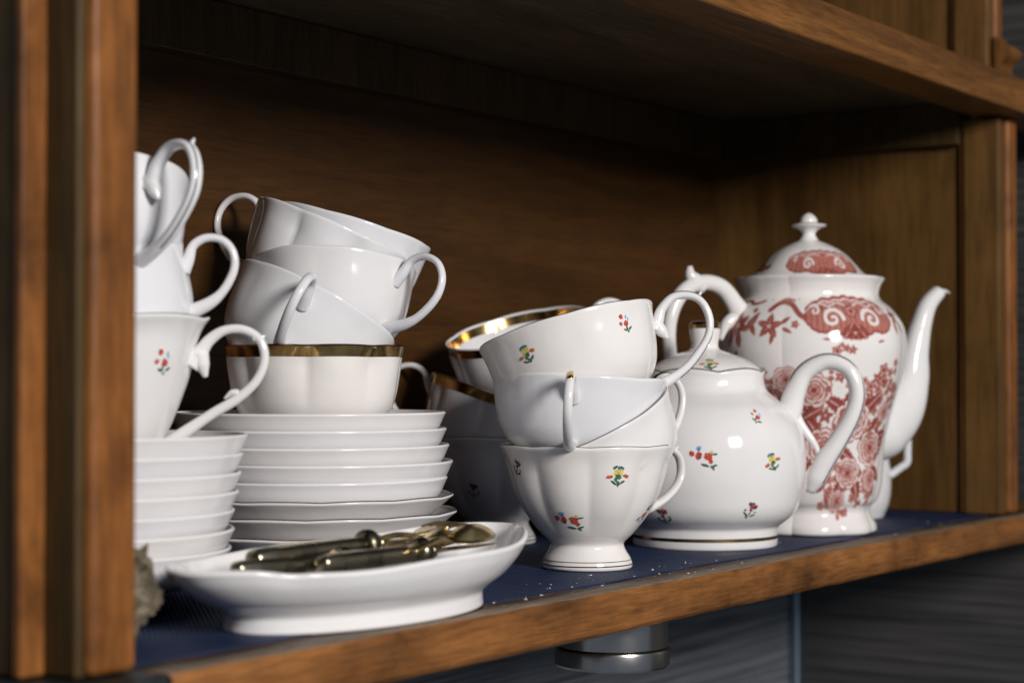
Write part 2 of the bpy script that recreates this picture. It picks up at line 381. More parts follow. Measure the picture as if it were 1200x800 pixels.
def sprig(s, parent, kind, th, z, size=0.0010, rot=0.0):
    size *= 1.75
    arc0 = s.arc_of_z(z); r = s.r_of_z(z); V = []; F = []; FM = []; names = sorted(PC); used = []
    cr, sr = math.cos(rad(rot)), math.sin(rad(rot)); rnd = random.Random(hash((kind, round(th, 3), round(z, 4))) % 9999)
    for li, (c, x, y, a, b, ro) in enumerate(SPRIGS[kind]):
        if c not in used: used.append(c)
        base = len(V); n = 12; off = 0.00010 + li * 0.00001
        x += rnd.uniform(-.12, .12); y += rnd.uniform(-.12, .12)
        for k in range(-1, n):
            if k < 0: px = py = 0.0
            else:
                an = 2 * math.pi * k / n; q = 0.86 * (1 + 0.20 * rnd.uniform(-1, 1))
                px, py = a * q * math.cos(an), b * q * math.sin(an)
            cx, sx = math.cos(rad(ro)), math.sin(rad(ro)); px, py = px * cx - py * sx + x, px * sx + py * cx + y
            px, py = (px * cr - py * sr) * size, (px * sr + py * cr) * size
            V.append(s.at(th + px / r, arc0 + py, off))
        for k in range(n): F.append((base, base + 1 + k, base + 1 + (k + 1) % n)); FM.append(used.index(c))
    return mesh_obj('flower_sprig', V, F, None, parent, mats=[PC[u] for u in used], fmat=FM, smooth=False)

def box_verts(x0, x1, y0, y1, z0, z1):
    return [(x0,y0,z0),(x1,y0,z0),(x1,y1,z0),(x0,y1,z0),(x0,y0,z1),(x1,y0,z1),(x1,y1,z1),(x0,y1,z1)], [(0,3,2,1),(4,5,6,7),(0,1,5,4),(1,2,6,5),(2,3,7,6),(3,0,4,7)]
def box(name, x0, x1, y0, y1, z0, z1, m, parent=None, bev=0.0015, seg=3):
    V, F = box_verts(x0, x1, y0, y1, z0, z1)
    o = mesh_obj(name, V, F, m, parent, smooth=False)
    if bev:
        b = o.modifiers.new('bevel', 'BEVEL'); b.width = bev; b.segments = seg
        o.data.polygons.foreach_set('use_smooth', [True] * 6)
        b.harden_normals = False
        wn = o.modifiers.new('wn', 'WEIGHTED_NORMAL'); wn.keep_sharp = False
    return o
def extrude_profile(name, prof, x0, x1, m, parent, nx=1, jitter=0.0, smooth=False):
    """closed (y, z) outline drawn out along x"""
    n = len(prof); xs = np.linspace(x0, x1, nx + 1); V = []; F = []
    rnd = np.random.RandomState(3); J = rnd.normal(0, 1, (nx + 1, n)) * jitter
    for _ in range(3): J[1:-1] = (J[:-2] + J[1:-1] * 2 + J[2:]) / 4
    for i, x in enumerate(xs):
        for k, (y, z) in enumerate(prof): V.append((x, y + J[i, k], z + J[i, k] * 0.6))
    for i in range(nx):
        for k in range(n): F.append((i * n + k, i * n + (k + 1) % n, (i + 1) * n + (k + 1) % n, (i + 1) * n + k))
    F.append(tuple(range(n))[::-1]); F.append(tuple(range(nx * n, (nx + 1) * n)))
    return mesh_obj(name, V, F, m, parent, smooth=smooth)

# ================================================================== the setting: kitchen walls
wall = box('wall_back', -1.2, 1.122, 0.262, 0.30, -0.9, 1.3, M_WALLB, None, 0); tag(wall, kind='structure')
wall2 = box('wall_right', 1.1225, 1.17, -1.6, 0.30, -0.9, 1.3, M_WALLR, None, 0); tag(wall2, kind='structure')
strip = box('corner_strip', 1.111, 1.1215, 0.252, 0.2605, -0.9, 1.3, M_ALU, wall, 0.002)

# ================================================================== the cabinet
cab = empty('wooden_cabinet', (0, 0, 0), 'brown wooden wall cabinet with open shelf and worn front edge holding the crockery', 'cabinet')
# shelf: worn rounded nosing in front, plain board behind
nose = [(-0.0205, -0.020), (-0.0185, -0.0232), (-0.014, -0.0245), (-0.0005, -0.0245), (-0.0005, -0.0012), (-0.0172, -0.0010), (-0.0192, -0.0020), (-0.0203, -0.0045), (-0.0208, -0.012)]
NX = 220
nz = extrude_profile('shelf_edge', nose, -0.002, 1.12, M_WEDGE, cab, nx=NX, jitter=0.00035, smooth=True)
nz.data.materials.append(M_WSTRIP)
for p in nz.data.polygons:
    if p.normal.z > 0.82 and p.center.z > -0.004: p.material_index = 1
nz.data.polygons.foreach_set('use_smooth', [True] * len(nz.data.polygons))
box('shelf_board', -0.06, 1.10, 0.0, 0.257, -0.022, -0.0012, M_WX, cab, 0)
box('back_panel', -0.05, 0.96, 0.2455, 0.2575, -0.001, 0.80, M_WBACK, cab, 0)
# ceiling board, upper shelf front and cleats
box('ceiling_board', -0.05, 1.08, 0.012, 0.2445, 0.326, 0.336, M_WDULL, cab, 0)
box('upper_shelf_edge', -0.07, 1.10, -0.030, 0.011, 0.3132, 0.3400, M_WX, cab, 0.002)
box('cleat', -0.03, 0.929, 0.2305, 0.245, 0.2920, 0.3255, M_WSHADE, cab, 0.001)
box('cleat', 0.9195, 0.9295, 0.022, 0.230, 0.2920, 0.3255, M_WSHADE, cab, 0.001)
# left end, stepped outside
def end_panel(x0, x1, y0, y1, z0, z1, m, name): return box(name, x0, x1, y0, y1, z0, z1, m, cab, 0.0012)
def post(x0, x1, y0, y1, z0, z1, name='front_post'):
    return box(name, x0, x1, y0, y1, z0, z1, M_WPOST, cab, 0.0035, 4)
post(-0.0330, -0.0095, -0.0125, 0.012, 0.0, 0.312)
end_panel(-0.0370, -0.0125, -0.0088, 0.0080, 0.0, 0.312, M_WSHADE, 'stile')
end_panel(-0.0480, -0.0130, 0.0078, 0.0125, 0.0, 0.312, M_WPOST, 'bead')
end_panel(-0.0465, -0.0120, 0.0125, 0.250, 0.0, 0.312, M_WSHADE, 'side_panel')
post(-0.034, -0.012, -0.0125, 0.012, 0.3405, 0.80)
end_panel(-0.044, -0.012, 0.012, 0.250, 0.3405, 0.80, M_WZ, 'side_panel')
# right end
post(0.938, 0.957, -0.0135, 0.0, 0.0, 0.312)
end_panel(0.924, 0.9560, -0.0100, 0.0190, 0.0, 0.3115, M_WSIDE, 'stile')
end_panel(0.9262, 0.9540, 0.0190, 0.0232, 0.0, 0.3115, M_WZ, 'bead')
end_panel(0.930, 0.9550, 0.0232, 0.250, 0.0, 0.3257, M_WSIDE, 'side_panel')
post(0.932, 0.947, -0.006, 0.006, 0.3405, 0.80)
end_panel(0.918, 0.9455, -0.003, 0.024, 0.3405, 0.80, M_WSIDE, 'stile')
end_panel(0.9205, 0.945, 0.024, 0.028, 0.3405, 0.80, M_WZ, 'bead')
end_panel(0.924, 0.946, 0.028, 0.250, 0.3405, 0.80, M_WSIDE, 'side_panel')
# little scalloped bracket on the right end of the upper shelf
pr = catmull([(-0.012, 0.3402), (-0.0145, 0.345), (-0.011, 0.350), (-0.012, 0.355), (-0.0175, 0.360), (-0.019, 0.365), (-0.014, 0.370), (-0.0075, 0.3735), (-0.0065, 0.376)], 24)
prof = [(y, z) for y, z in pr] + [(-0.0061, 0.376), (-0.0061, 0.3402)]
extrude_profile('scalloped_bracket', prof, 0.925, 0.953, M_WZ, cab)
# dark iron corner bracket under the left post
br = box('corner_bracket', -0.085, -0.0025, -0.0250, 0.03, -0.0300, -0.0008, M_IRON, cab, 0.003)
for k in range(4):
    bx = -0.074 + k * 0.021
    V, F = rings_mesh([np.array([(bx + r * math.cos(a), -0.0253 - d, -0.012 + r * math.sin(a)) for a in np.linspace(0, 2 * math.pi, 14, endpoint=False)]) for r, d in ((0.0045, 0), (0.0042, 0.0012), (0.003, 0.0020), (0.001, 0.0024))], 14)
    sc = mesh_obj('rivet', V, [f[::-1] for f in F], M_STEEL, br)

# navy liner
ln_x = np.linspace(-0.012, 0.9295, 160); V = []; F = []
rnd = np.random.RandomState(5)
for i, x in enumerate(ln_x):
    e = 0.0006 * math.sin(x * 31) + 0.0004 * math.sin(x * 83 + 1)
    for (y, z) in ((0.0 + e, 0.0), (0.0 + e, 0.0008), (0.2445, 0.0008), (0.2445, 0.0)): V.append((x, y, z - 0.001))
for i in range(len(ln_x) - 1):
    for k in range(4): F.append((i * 4 + k, i * 4 + (k + 1) % 4, i * 4 + 4 + (k + 1) % 4, i * 4 + 4 + k))
ln = mesh_obj('shelf_liner', V, [f[::-1] for f in F], M_LINER, smooth=False)
tag(ln, 'navy blue ribbed liner sheet covering the shelf under the crockery', 'shelf liner')

# crumbs
V = []; F = []; rnd = random.Random(4)
for i in range(85):
    x = rnd.choice([rnd.uniform(0.20, 0.62), rnd.gauss(0.30, 0.03), rnd.gauss(0.43, 0.03)]) if i < 70 else rnd.uniform(0.62, 0.9); y = rnd.choice([rnd.uniform(-0.014, 0.001), rnd.uniform(0.0, 0.030)]); r = rnd.choice([rnd.uniform(0.00015, 0.0003), rnd.uniform(0.0002, 0.00065)]); a = rnd.uniform(0, 6.28)
    b = len(V); z = -0.0002 if y > 0.001 else -0.0009
    for k in range(4):
        q = r * (1.6 if k % 2 else 0.7); V.append((x + q * math.cos(a + k * 1.57), y + q * math.sin(a + k * 1.57), z))
    V.append((x, y, z + r * 0.9))
    for k in range(4): F.append((b + k, b + (k + 1) % 4, b + 4))
cr = mesh_obj('crumbs', V, F, M_PORCW, smooth=False); tag(cr, 'pale dust flecks scattered along the front of the shelf', 'crumbs', kind='stuff')

# steel puck under the shelf
pk = empty('puck_lamp', (0.396, 0.027, -0.0222), 'round brushed steel puck lamp fixed under the shelf', 'lamp')
s1 = [(0.0001, -0.001), (0.0300, -0.001), (0.0312, -0.002), (0.0312, -0.0192), (0.0300, -0.0200)]
s2 = [(0.0300, -0.0200), (0.0320, -0.0206), (0.0324, -0.022), (0.0322, -0.0292), (0.0312, -0.0305), (0.0001, -0.0308)]
T = np.linspace(0, 2 * math.pi, 96, endpoint=False)
for nm, pr in (('housing', s1), ('bezel', s2)):
    V, F = rings_mesh([np.stack([r * np.cos(T), r * np.sin(T), np.full_like(T, z)], -1) for r, z in pr], 96)
    o = mesh_obj(nm, V, [f[::-1] for f in F], M_STEEL, pk)
    e = o.modifiers.new('es', 'EDGE_SPLIT'); e.split_angle = rad(35)

# ================================================================== plates
def plate_proto(scallop):
    if scallop:
        s = Surf([(0.0445, 0.0), (0.0462, 0.0012), (0.0475, 0.003), (0.056, 0.0052), (0.065, 0.0100), (0.0725, 0.0165), (0.0785, 0.0215)], lobes=12, amp=0.010, zamp=0.0005, sharp=1.0, lobe_from=0.55, n=34)
    else:
        s = Surf([(0.0445, 0.0), (0.0462, 0.0012), (0.0475, 0.003), (0.058, 0.0048), (0.0665, 0.0085), (0.0715, 0.0145), (0.0740, 0.0198), (0.0752, 0.0222)], n=34)
    V, F = wall_mesh(s, th_wall=0.0019, floor=0.0050, nt=160, lip=0.5)
    return s, V, F
SP = {k: plate_proto(k) for k in (False, True)}
plate_me = {}
def plate(loc, scallop, label, group, az=0, line=None):
    s, V, F = SP[scallop]
    t = empty('saucer', loc, label, 'saucer', group, az)
    if scallop not in plate_me:
        o = mesh_obj('dish', V, F, M_PLATE, t); plate_me[scallop] = o.data
    else:
        o = bpy.data.objects.new('dish', plate_me[scallop]); COL.objects.link(o); o.parent = t
    if line:
        if line not in plate_me:
            l = rim_thread(s, line, t, rt=0.00040, dr=-0.0006, lift=0.0010); plate_me[line] = l.data
        else:
            l = bpy.data.objects.new('rim_line', plate_me[line]); COL.objects.link(l); l.parent = t
RX, RY = 0.559, -0.829
mid_off = [0.0010, 0.0015, -0.0005, -0.0005, 0.0025, 0.0005, -0.001, -0.0015]
mid_lab = ['scalloped white saucer with gilt line, bottom of the tall middle stack', 'scalloped white saucer with thin metallic line, second from the bottom of the middle stack',
           'scalloped white saucer just under the five plain ones in the middle stack', 'plain white saucer lying directly on the scalloped saucers of the middle stack',
           'plain white saucer, fourth from the top of the middle stack', 'plain white saucer, third from the top of the middle stack',
           'plain white saucer, second from the top of the middle stack', 'plain white saucer on top of the middle stack, under the gold-banded cup']
for k in range(8):
    o_ = mid_off[k]
    plate((0.2837 + RX * o_, 0.1516 + RY * o_, 0.0042 + k * 0.00885 - (0.0012 if k == 0 else 0)), k < 3, mid_lab[k], 'saucers stacked in the middle', az=k * 37,
          line=(M_GOLD if k == 0 else M_SILVERLINE) if k < 3 else None)
left_lab = ['white saucer at the very bottom of the left stack, behind the oval dish', 'white saucer second from the bottom of the left stack', 'white saucer third from the bottom of the left stack',
            'white saucer in the middle of the left stack, fourth from the bottom', 'white saucer third from the top of the left stack', 'white saucer second from the top of the left stack',
            'white saucer topmost of the left stack, carrying the flowered cup']
left_off = [-0.0045, -0.003, -0.003, -0.001, 0.0002, 0.001, 0.003]
for k in range(7):
    o_ = left_off[k]
    plate((0.1085 + RX * o_, 0.1455 + RY * o_, 0.0052 + k * 0.00885), False, left_lab[k], 'saucers stacked at the left', az=k * 23)
for nm, loc, st in (('saucer', (0.2837, 0.1516, -0.0002), 1), ('saucer', (0.1085, 0.1455, -0.0002), 0)): pass

# ================================================================== cups
LOW = [(0.0001, 0.0010), (0.0180, 0.0010), (0.0200, 0.0), (0.0218, 0.0006), (0.0226, 0.0030), (0.0300, 0.0062), (0.0375, 0.0120), (0.0425, 0.0190), (0.0452, 0.0270), (0.0468, 0.0360), (0.0480, 0.0450), (0.0493, 0.0520)]
LOW_Q = (-0.004, )
def low_cup(loc, label, cat='cup', group=None, az=0, lean=0, lean_az=0, scale=1.0, h=1.0, lobes=8, amp=0.060, m=M_PORC, gold=None, line=None, sprigs=(), tip=None, handle='plain', zamp=0.0004, hs=1.0, phase=0.0, name='tea_cup'):
    t = empty(name, loc, label, cat, group, az, lean, lean_az)
    s = Surf([(r * scale, z * h) for r, z in LOW], lobes=lobes, amp=amp, zamp=zamp, sharp=0.8 if amp > 0.03 else 1.3, lobe_from=0.12, phase=phase, n=60)
    V, F = wall_mesh(s, th_wall=0.0021, floor=0.0045)
    mesh_obj('bowl', V, F, m, t)
    H = s.h; R = 0.0493 * scale
    if handle == 'plain':
        path = [(R - 0.0045, H - 0.013), (R + 0.001, H - 0.008), (R + 0.007, H - 0.001), (R + 0.016, H + 0.0005), (R + 0.0245, H - 0.004), (R + 0.0280, H - 0.013), (R + 0.0250, H - 0.023), (R + 0.0150, H - 0.0325), (R + 0.004, H - 0.0370), (R - 0.0120, H - 0.0385)]
        path = [(R - 0.0045 + (u - R + 0.0045) * hs, H - 0.013 + (z - H + 0.013) * hs) for u, z in path]
        tw = (0.0085, 0.0056, 0.0050, 0.0050, 0.0056, 0.0085); tt = (0.008, 0.0044, 0.0038, 0.0037, 0.0044, 0.0080)
        make_handle(t, path, m, tw, tt)
    else:
        path = [(R - 0.003, H - 0.0150), (R + 0.0005, H - 0.0100), (R + 0.0045, H - 0.004), (R + 0.0120, H + 0.0005), (R + 0.0205, H - 0.0005), (R + 0.0268, H - 0.0055), (R + 0.0290, H - 0.0150), (R + 0.0262, H - 0.0250), (R + 0.0175, H - 0.0340), (R + 0.007, H - 0.0410), (R - 0.007, H - 0.0455), (R - 0.0230, H - 0.0465)]
        tw = (0.0085, 0.0070, 0.0068, 0.0066, 0.0062, 0.0062, 0.0080); tt = (0.008, 0.0058, 0.0046, 0.0044, 0.0044, 0.0050, 0.0085)
        make_handle(t, path, m, tw, tt, spurs=(([(R - 0.002, H - 0.010), (R + 0.001, H - 0.0170), (R + 0.0030, H - 0.0215)], 0.0085), ([(R + 0.0235, H - 0.003), (R + 0.0265, H - 0.0025), (R + 0.0290, H - 0.0005)], 0.0036),
                                              ([(R + 0.021, H - 0.0320), (R + 0.019, H - 0.0320), (R + 0.0165, H - 0.0335)], 0.0030)))
        handle_line(t, path, tt, M_SILVERLINE, (0.2, 0.85), out=-1, y=-0.0012, ky=0.94)
    if tip:
        C = catmull([(u, 0, z) for u, z in path], 60)[13:26]
        V, F = tube_mesh([tuple(c) for c in C], [0.0049, 0.0046], [0.0046, 0.0044], n=16, sides=14)
        mesh_obj('gilt_tip', V, F, M_GOLD, t)
    if gold == 'outside': band(s, H - 0.0052, H + 0.0004, M_GOLD, t); rim_thread(s, M_GOLD, t, rt=0.0007, dr=-0.0006, lift=0.0007, name='rim_line')
    if gold == 'inside': band(s, H - 0.0062, H - 0.0005, M_GOLD, t, inside=0.0021); band(s, H - 0.0052, H + 0.0004, M_GOLD, t)
    if line: rim_thread(s, line, t, rt=0.00028, dr=-0.0006, lift=0.0009)
    for k, a, z, sz, ro in sprigs: sprig(s, t, k, rad(a), z, sz, ro)
    return t

FOOTED = [(0.0001, 0.0020), (0.0200, 0.0020), (0.0235, 0.0), (0.0252, 0.0004), (0.0256, 0.0022), (0.0244, 0.0060), (0.0222, 0.0095), (0.0208, 0.0128), (0.0216, 0.0152), (0.0262, 0.0195), (0.0320, 0.0265), (0.0372, 0.0340), (0.0415, 0.0430), (0.0445, 0.0525), (0.0468, 0.0610), (0.0500, 0.0690)]
def footed_cup(loc, label, az, sprigs, group=None, m=M_PORCW):
    t = empty('footed_cup', loc, label, 'cup', group, az)
    s = Surf(FOOTED, lobes=9, amp=0.055, zamp=0.0006, sharp=1.0, lobe_from=0.22, lob_top=0.50, n=80, phase=0.22)
    V, F = wall_mesh(s, th_wall=0.0021, floor=0.0165); mesh_obj('bowl', V, F, m, t)
    R = 0.0495; H = 0.069
    path = [(R - 0.0070, H - 0.0120), (R - 0.0005, H - 0.007), (R + 0.007, H - 0.0030), (R + 0.017, H - 0.0030), (R + 0.0260, H - 0.0080), (R + 0.0285, H - 0.0165), (R + 0.0250, H - 0.0250), (R + 0.0150, H - 0.0325), (R + 0.0030, H - 0.0370), (R - 0.0110, H - 0.0390)]
    tt = (0.008, 0.0046, 0.004, 0.0038, 0.0040, 0.0048, 0.009)
    make_handle(t, path, m, (0.0090, 0.0066, 0.0062, 0.0060, 0.0062, 0.0068, 0.0090), tt, spurs=(([(R + 0.021, H - 0.004), (R + 0.024, H - 0.0035), (R + 0.0262, H - 0.0018)], 0.0036),))
    rim_thread(s, M_SILVERLINE, t, rt=0.00030, dr=-0.0006, lift=0.0009)
    rim_thread(s, M_SILVERLINE, t, rt=0.00035, dr=0.00012, z=0.0026, name='foot_line'); rim_thread(s, M_SILVERLINE, t, rt=0.00022, dr=0.00012, z=0.0050, name='foot_line')
    for k, a, z, sz, ro in sprigs: sprig(s, t, k, rad(a), z, sz, ro)
    return t

# middle stack on the plain saucers
GM = 'white cups stacked in the middle'
low_cup((0.2848, 0.1500, 0.0720), 'upright fluted white cup with gold rim band, lowest of the middle pile', group=GM, az=40, gold='outside', m=M_PORCW, phase=0.1, amp=0.10)
low_cup((0.2780, 0.1739, 0.1033), 'white cup tipped to the right inside the gold-banded cup, its handle facing forward', group=GM, az=-146, lean=29.3, lean_az=-33.8, scale=0.975, amp=0.02)
low_cup((0.3062, 0.1578, 0.1201), 'upright white cup in the front of the middle pile, its handle to the right', group=GM, az=-88, lean=11.4, lean_az=19, scale=0.93, h=0.98, amp=0.018, zamp=0.0006, phase=0.3)
low_cup((0.3128, 0.1844, 0.1431), 'fluted white cup highest in the middle pile, leaning right, handle at its left', group=GM, az=103, lean=23.2, lean_az=-49, scale=0.98, amp=0.10)
low_cup((0.3288, 0.1784, 0.1447), 'white cup nested behind the top of the middle pile, only its right rim showing', group=GM, az=20, lean=16.3, lean_az=-46, scale=0.96, amp=0.02)

# back stack
GB = 'cups stacked in the shadow at the back'
footed_cup((0.5030, 0.1789, 0.0), 'footed white cup in deep shadow behind the front pile, lowest of the back pile', 30,
           [('plum', -145.5 - 30 - 22, 0.036, 0.0012, 0)], GB)
low_cup((0.4960, 0.1892, 0.0451), 'gold-banded white cup tipped to the right in the back pile, small handle at left', group=GB, az=112, lean=19, lean_az=-56, gold='outside')
low_cup((0.5211, 0.1599, 0.0899), 'white cup with gold band inside its rim, tipped forward on top of the back pile', group=GB, az=-35, lean=18.1, lean_az=169, gold='inside')

# front stack
GF = 'flowered and white cups piled at the front'
TC = -148.3
az = -14
footed_cup((0.4015, 0.0467, 0.0), 'footed flowered cup standing on the navy liner at the front, base of the front pile', az,
           [('plum', TC - az - 57, 0.0575, 0.0011, -20), ('tulip', TC - az + 22, 0.0545, 0.0012, 0), ('trio', TC - az - 18, 0.0290, 0.0012, -8), ('spray', TC - az + 64, 0.0320, 0.0012, -15)], GF)
low_cup((0.4197, 0.0347, 0.0434), 'plain white cup wedged tilted in the front pile, gilt-topped handle to the right', group=GF, az=-18, lean=27.1, lean_az=148.5, scale=0.98, h=0.85, hs=0.84, tip=True, amp=0.03, m=M_PORCW, line=M_SILVERLINE)
low_cup((0.3976, 0.0525, 0.0584), 'plain white cup in the front pile with gilt-tipped handle pointing at the viewer', group=GF, az=-152, lean=3, lean_az=-56, scale=1.02, h=0.96, tip=True, amp=0.018, zamp=0.0005)
az = -56
low_cup((0.3974, 0.0420, 0.0862), 'flowered white cup leaning left on top of the front pile, scrolled handle at right', group=GF, az=az, lean=16.9, lean_az=100, scale=1.04, amp=0.02, m=M_PORCW, handle='scroll', line=M_SILVERLINE,
        sprigs=[('tulip', -92 - 31, 0.0385, 0.0011, 12), ('bud', -92 + 40, 0.0405, 0.0010, 12)])

# left stack
GL = 'cups stacked at the left behind the post'
TALL = [(0.0001, 0.0010), (0.0200, 0.0010), (0.0225, 0.0), (0.0245, 0.0008), (0.0262, 0.0035), (0.0305, 0.0085), (0.0350, 0.0170), (0.0390, 0.0270), (0.0425, 0.0370), (0.0450, 0.0460), (0.0470, 0.0555), (0.0492, 0.0610), (0.0525, 0.0660)]
t = empty('tea_cup', (0.1120, 0.1380, 0.0695), 'tall flowered cup with thorned looping handle, standing on the left saucers', 'cup', GL, -56)
s = Surf(TALL, lobes=6, amp=0.03, zamp=0.0015, sharp=0.8, lobe_from=0.1, n=60, phase=0.15)
V, F = wall_mesh(s, th_wall=0.0021, floor=0.005); mesh_obj('bowl', V, F, M_PORCW, t)
R, H = 0.052, 0.066
path = [(0.0440, 0.0440), (0.0485, 0.0500), (0.0530, 0.0560), (0.0600, 0.0605), (0.0690, 0.0608), (0.0765, 0.0560), (0.0788, 0.0470), (0.0750, 0.0370), (0.0660, 0.0285), (0.0545, 0.0215), (0.0420, 0.0130), (0.0300, 0.0040)]
tt = (0.010, 0.0060, 0.0044, 0.0042, 0.0042, 0.0046, 0.0052, 0.0080)
make_handle(t, path, M_PORCW, (0.009, 0.0058, 0.0046, 0.0044, 0.0044, 0.0048, 0.0056, 0.0085), tt,
            spurs=(([(0.0485, 0.0500), (0.0498, 0.0440), (0.0512, 0.0385)], 0.0085), ([(0.0735, 0.0570), (0.0765, 0.0568), (0.0790, 0.0580)], 0.0038), ([(0.0665, 0.0310), (0.0635, 0.0312), (0.0600, 0.0285)], 0.0040)))
rim_thread(s, M_SILVERLINE, t, rt=0.0003, dr=-0.0006, lift=0.0009)
sprig(s, t, 'bud', rad(-133.5 + 56 + 41), 0.0455, 0.0011, 5)
low_cup((0.1183, 0.1286, 0.1060), 'plain faceted white cup tilted left inside the tall flowered cup', group=GL, az=-56, lean=20, lean_az=124, amp=0.02, lobes=8, hs=0.78)
low_cup((0.1010, 0.1319, 0.1465), 'white cup highest at the left, tipped back with a loop handle turned forward', group=GL, az=-95, lean=15.1, lean_az=56.9, amp=0.02, handle='scroll')

# ================================================================== small teapot with sprigs
tp = empty('small_teapot', (0.5684, 0.0604, 0.0), 'round white teapot scattered with small flower sprigs, ear-shaped handle at right', 'teapot', None, -67)
TE = [(0.0001, 0.0020), (0.0400, 0.0020), (0.0445, 0.0), (0.0462, 0.0005), (0.0466, 0.0040), (0.0467, 0.0090), (0.0474, 0.0125), (0.0505, 0.0150), (0.0560, 0.0195), (0.0598, 0.0255), (0.0622, 0.0340), (0.0642, 0.0450), (0.0648, 0.0570), (0.0636, 0.0690), (0.0600, 0.0790), (0.0535, 0.0878), (0.0462, 0.0938), (0.0408, 0.0982), (0.0388, 0.1020), (0.0379, 0.1070), (0.0384, 0.1110)]
s = Surf(TE, lobes=8, amp=0.012, zamp=0.0, sharp=1.0, lobe_from=0.1, lob_top=0.3, n=90)
s.lobes = 0
s2_ = Surf(TE, lobes=6, amp=0.0, zamp=0.0022, sharp=1.0, lobe_from=0.1, n=90, phase=0.2)
V, F = wall_mesh(s2_, th_wall=0.003, floor=0.006, nt=160); mesh_obj('body', V, F, M_PORCW, tp)
band(s, 0.0050, 0.0072, M_GOLD, tp, name='foot_band'); rim_thread(s2_, M_SILVERLINE, tp, rt=0.00055, dr=-0.0008, lift=0.0014, name='rim_line')
LID = [(0.0001, 0.1085), (0.0350, 0.1085), (0.0362, 0.1110), (0.0358, 0.1125), (0.0320, 0.1160), (0.0250, 0.1200), (0.0160, 0.1235), (0.0100, 0.1255), (0.0086, 0.1290), (0.0095, 0.1340), (0.0100, 0.1380), (0.0096, 0.1394)]
sl = Surf(LID, n=60); V, F = rings_mesh([sl.ring(np.linspace(0, 2 * math.pi, 96, endpoint=False), r, z) for r, z in sl.out], 96); lid = mesh_obj('lid', V, F, M_PORCW, tp)
KN = [(0.0098, 0.1392), (0.0099, 0.1405), (0.0098, 0.1425), (0.0070, 0.1440), (0.0001, 0.1443)]
sk = Surf(KN, n=16); V, F = rings_mesh([sk.ring(np.linspace(0, 2 * math.pi, 48, endpoint=False), r, z) for r, z in sk.out], 48); mesh_obj('gilt_knob', V, F, M_GOLD, lid)
path = [(0.0500, 0.0790), (0.0545, 0.0870), (0.0575, 0.0975), (0.0640, 0.1110), (0.0780, 0.1180), (0.0915, 0.1130), (0.0970, 0.0990), (0.0940, 0.0840), (0.0855, 0.0680), (0.0765, 0.0540), (0.0712, 0.0430), (0.0672, 0.0345)]
tt = (0.018, 0.0160, 0.0140, 0.0120, 0.0110, 0.0105, 0.0105, 0.0110, 0.0120, 0.0135, 0.0125, 0.005)
tw = (0.015, 0.0150, 0.0145, 0.0140, 0.0140, 0.0140, 0.0140, 0.0145, 0.015, 0.016, 0.014, 0.006)
make_handle(tp, path, M_PORCW, tw, tt, spurs=(([(0.0560, 0.0900), (0.0610, 0.0780), (0.0700, 0.0650), (0.0745, 0.0540)], 0.0070),))
handle_line(tp, path, tt, M_SILVERLINE, (0.22, 0.93), rr=0.0006, out=-1, y=-0.0040, ky=0.83)
sp = [(-0.056, 0, 0.040), (-0.070, 0, 0.050), (-0.082, 0, 0.066), (-0.090, 0, 0.084), (-0.100, 0, 0.098)]
V, F = tube_mesh(sp, (0.030, 0.022, 0.017, 0.014, 0.012), (0.030, 0.022, 0.016, 0.012, 0.010), n=30, sides=20); mesh_obj('spout', V, F, M_PORCW, tp)
TCt = -152 + 67
for k, a, z, sz, ro in [('bud', 34, 0.0835, 0.00095, -30), ('trio', -1, 0.0590, 0.00125, -12), ('tulip', 40, 0.0560, 0.0012, 20), ('plum', 28, 0.0255, 0.0013, -10), ('plum', -26, 0.0215, 0.0014, 10), ('trio', -60, 0.075, 0.0012, 0), ('tulip', 150, 0.06, 0.0012, 0)]:
    sprig(s, tp, k, rad(TCt + a), z, sz, ro)
sprig(sl, lid, 'tulip', rad(TCt + 6), 0.1165, 0.00115, 0); sprig(sl, lid, 'tulip', rad(TCt - 80), 0.1165, 0.0011, 0)

# ================================================================== tall red transferware coffee pot
PAZ = -30
pot = empty('coffee_pot', (0.6978, 0.0473, 0.0), 'tall white coffee pot printed with red floral transfer pattern and swan-neck spout', 'coffee pot', None, PAZ)
WHITE = np.array([0.80, 0.765, 0.745]); PINK = np.array([0.47, 0.18, 0.145]); BRICK = np.array([0.22, 0.036, 0.028])

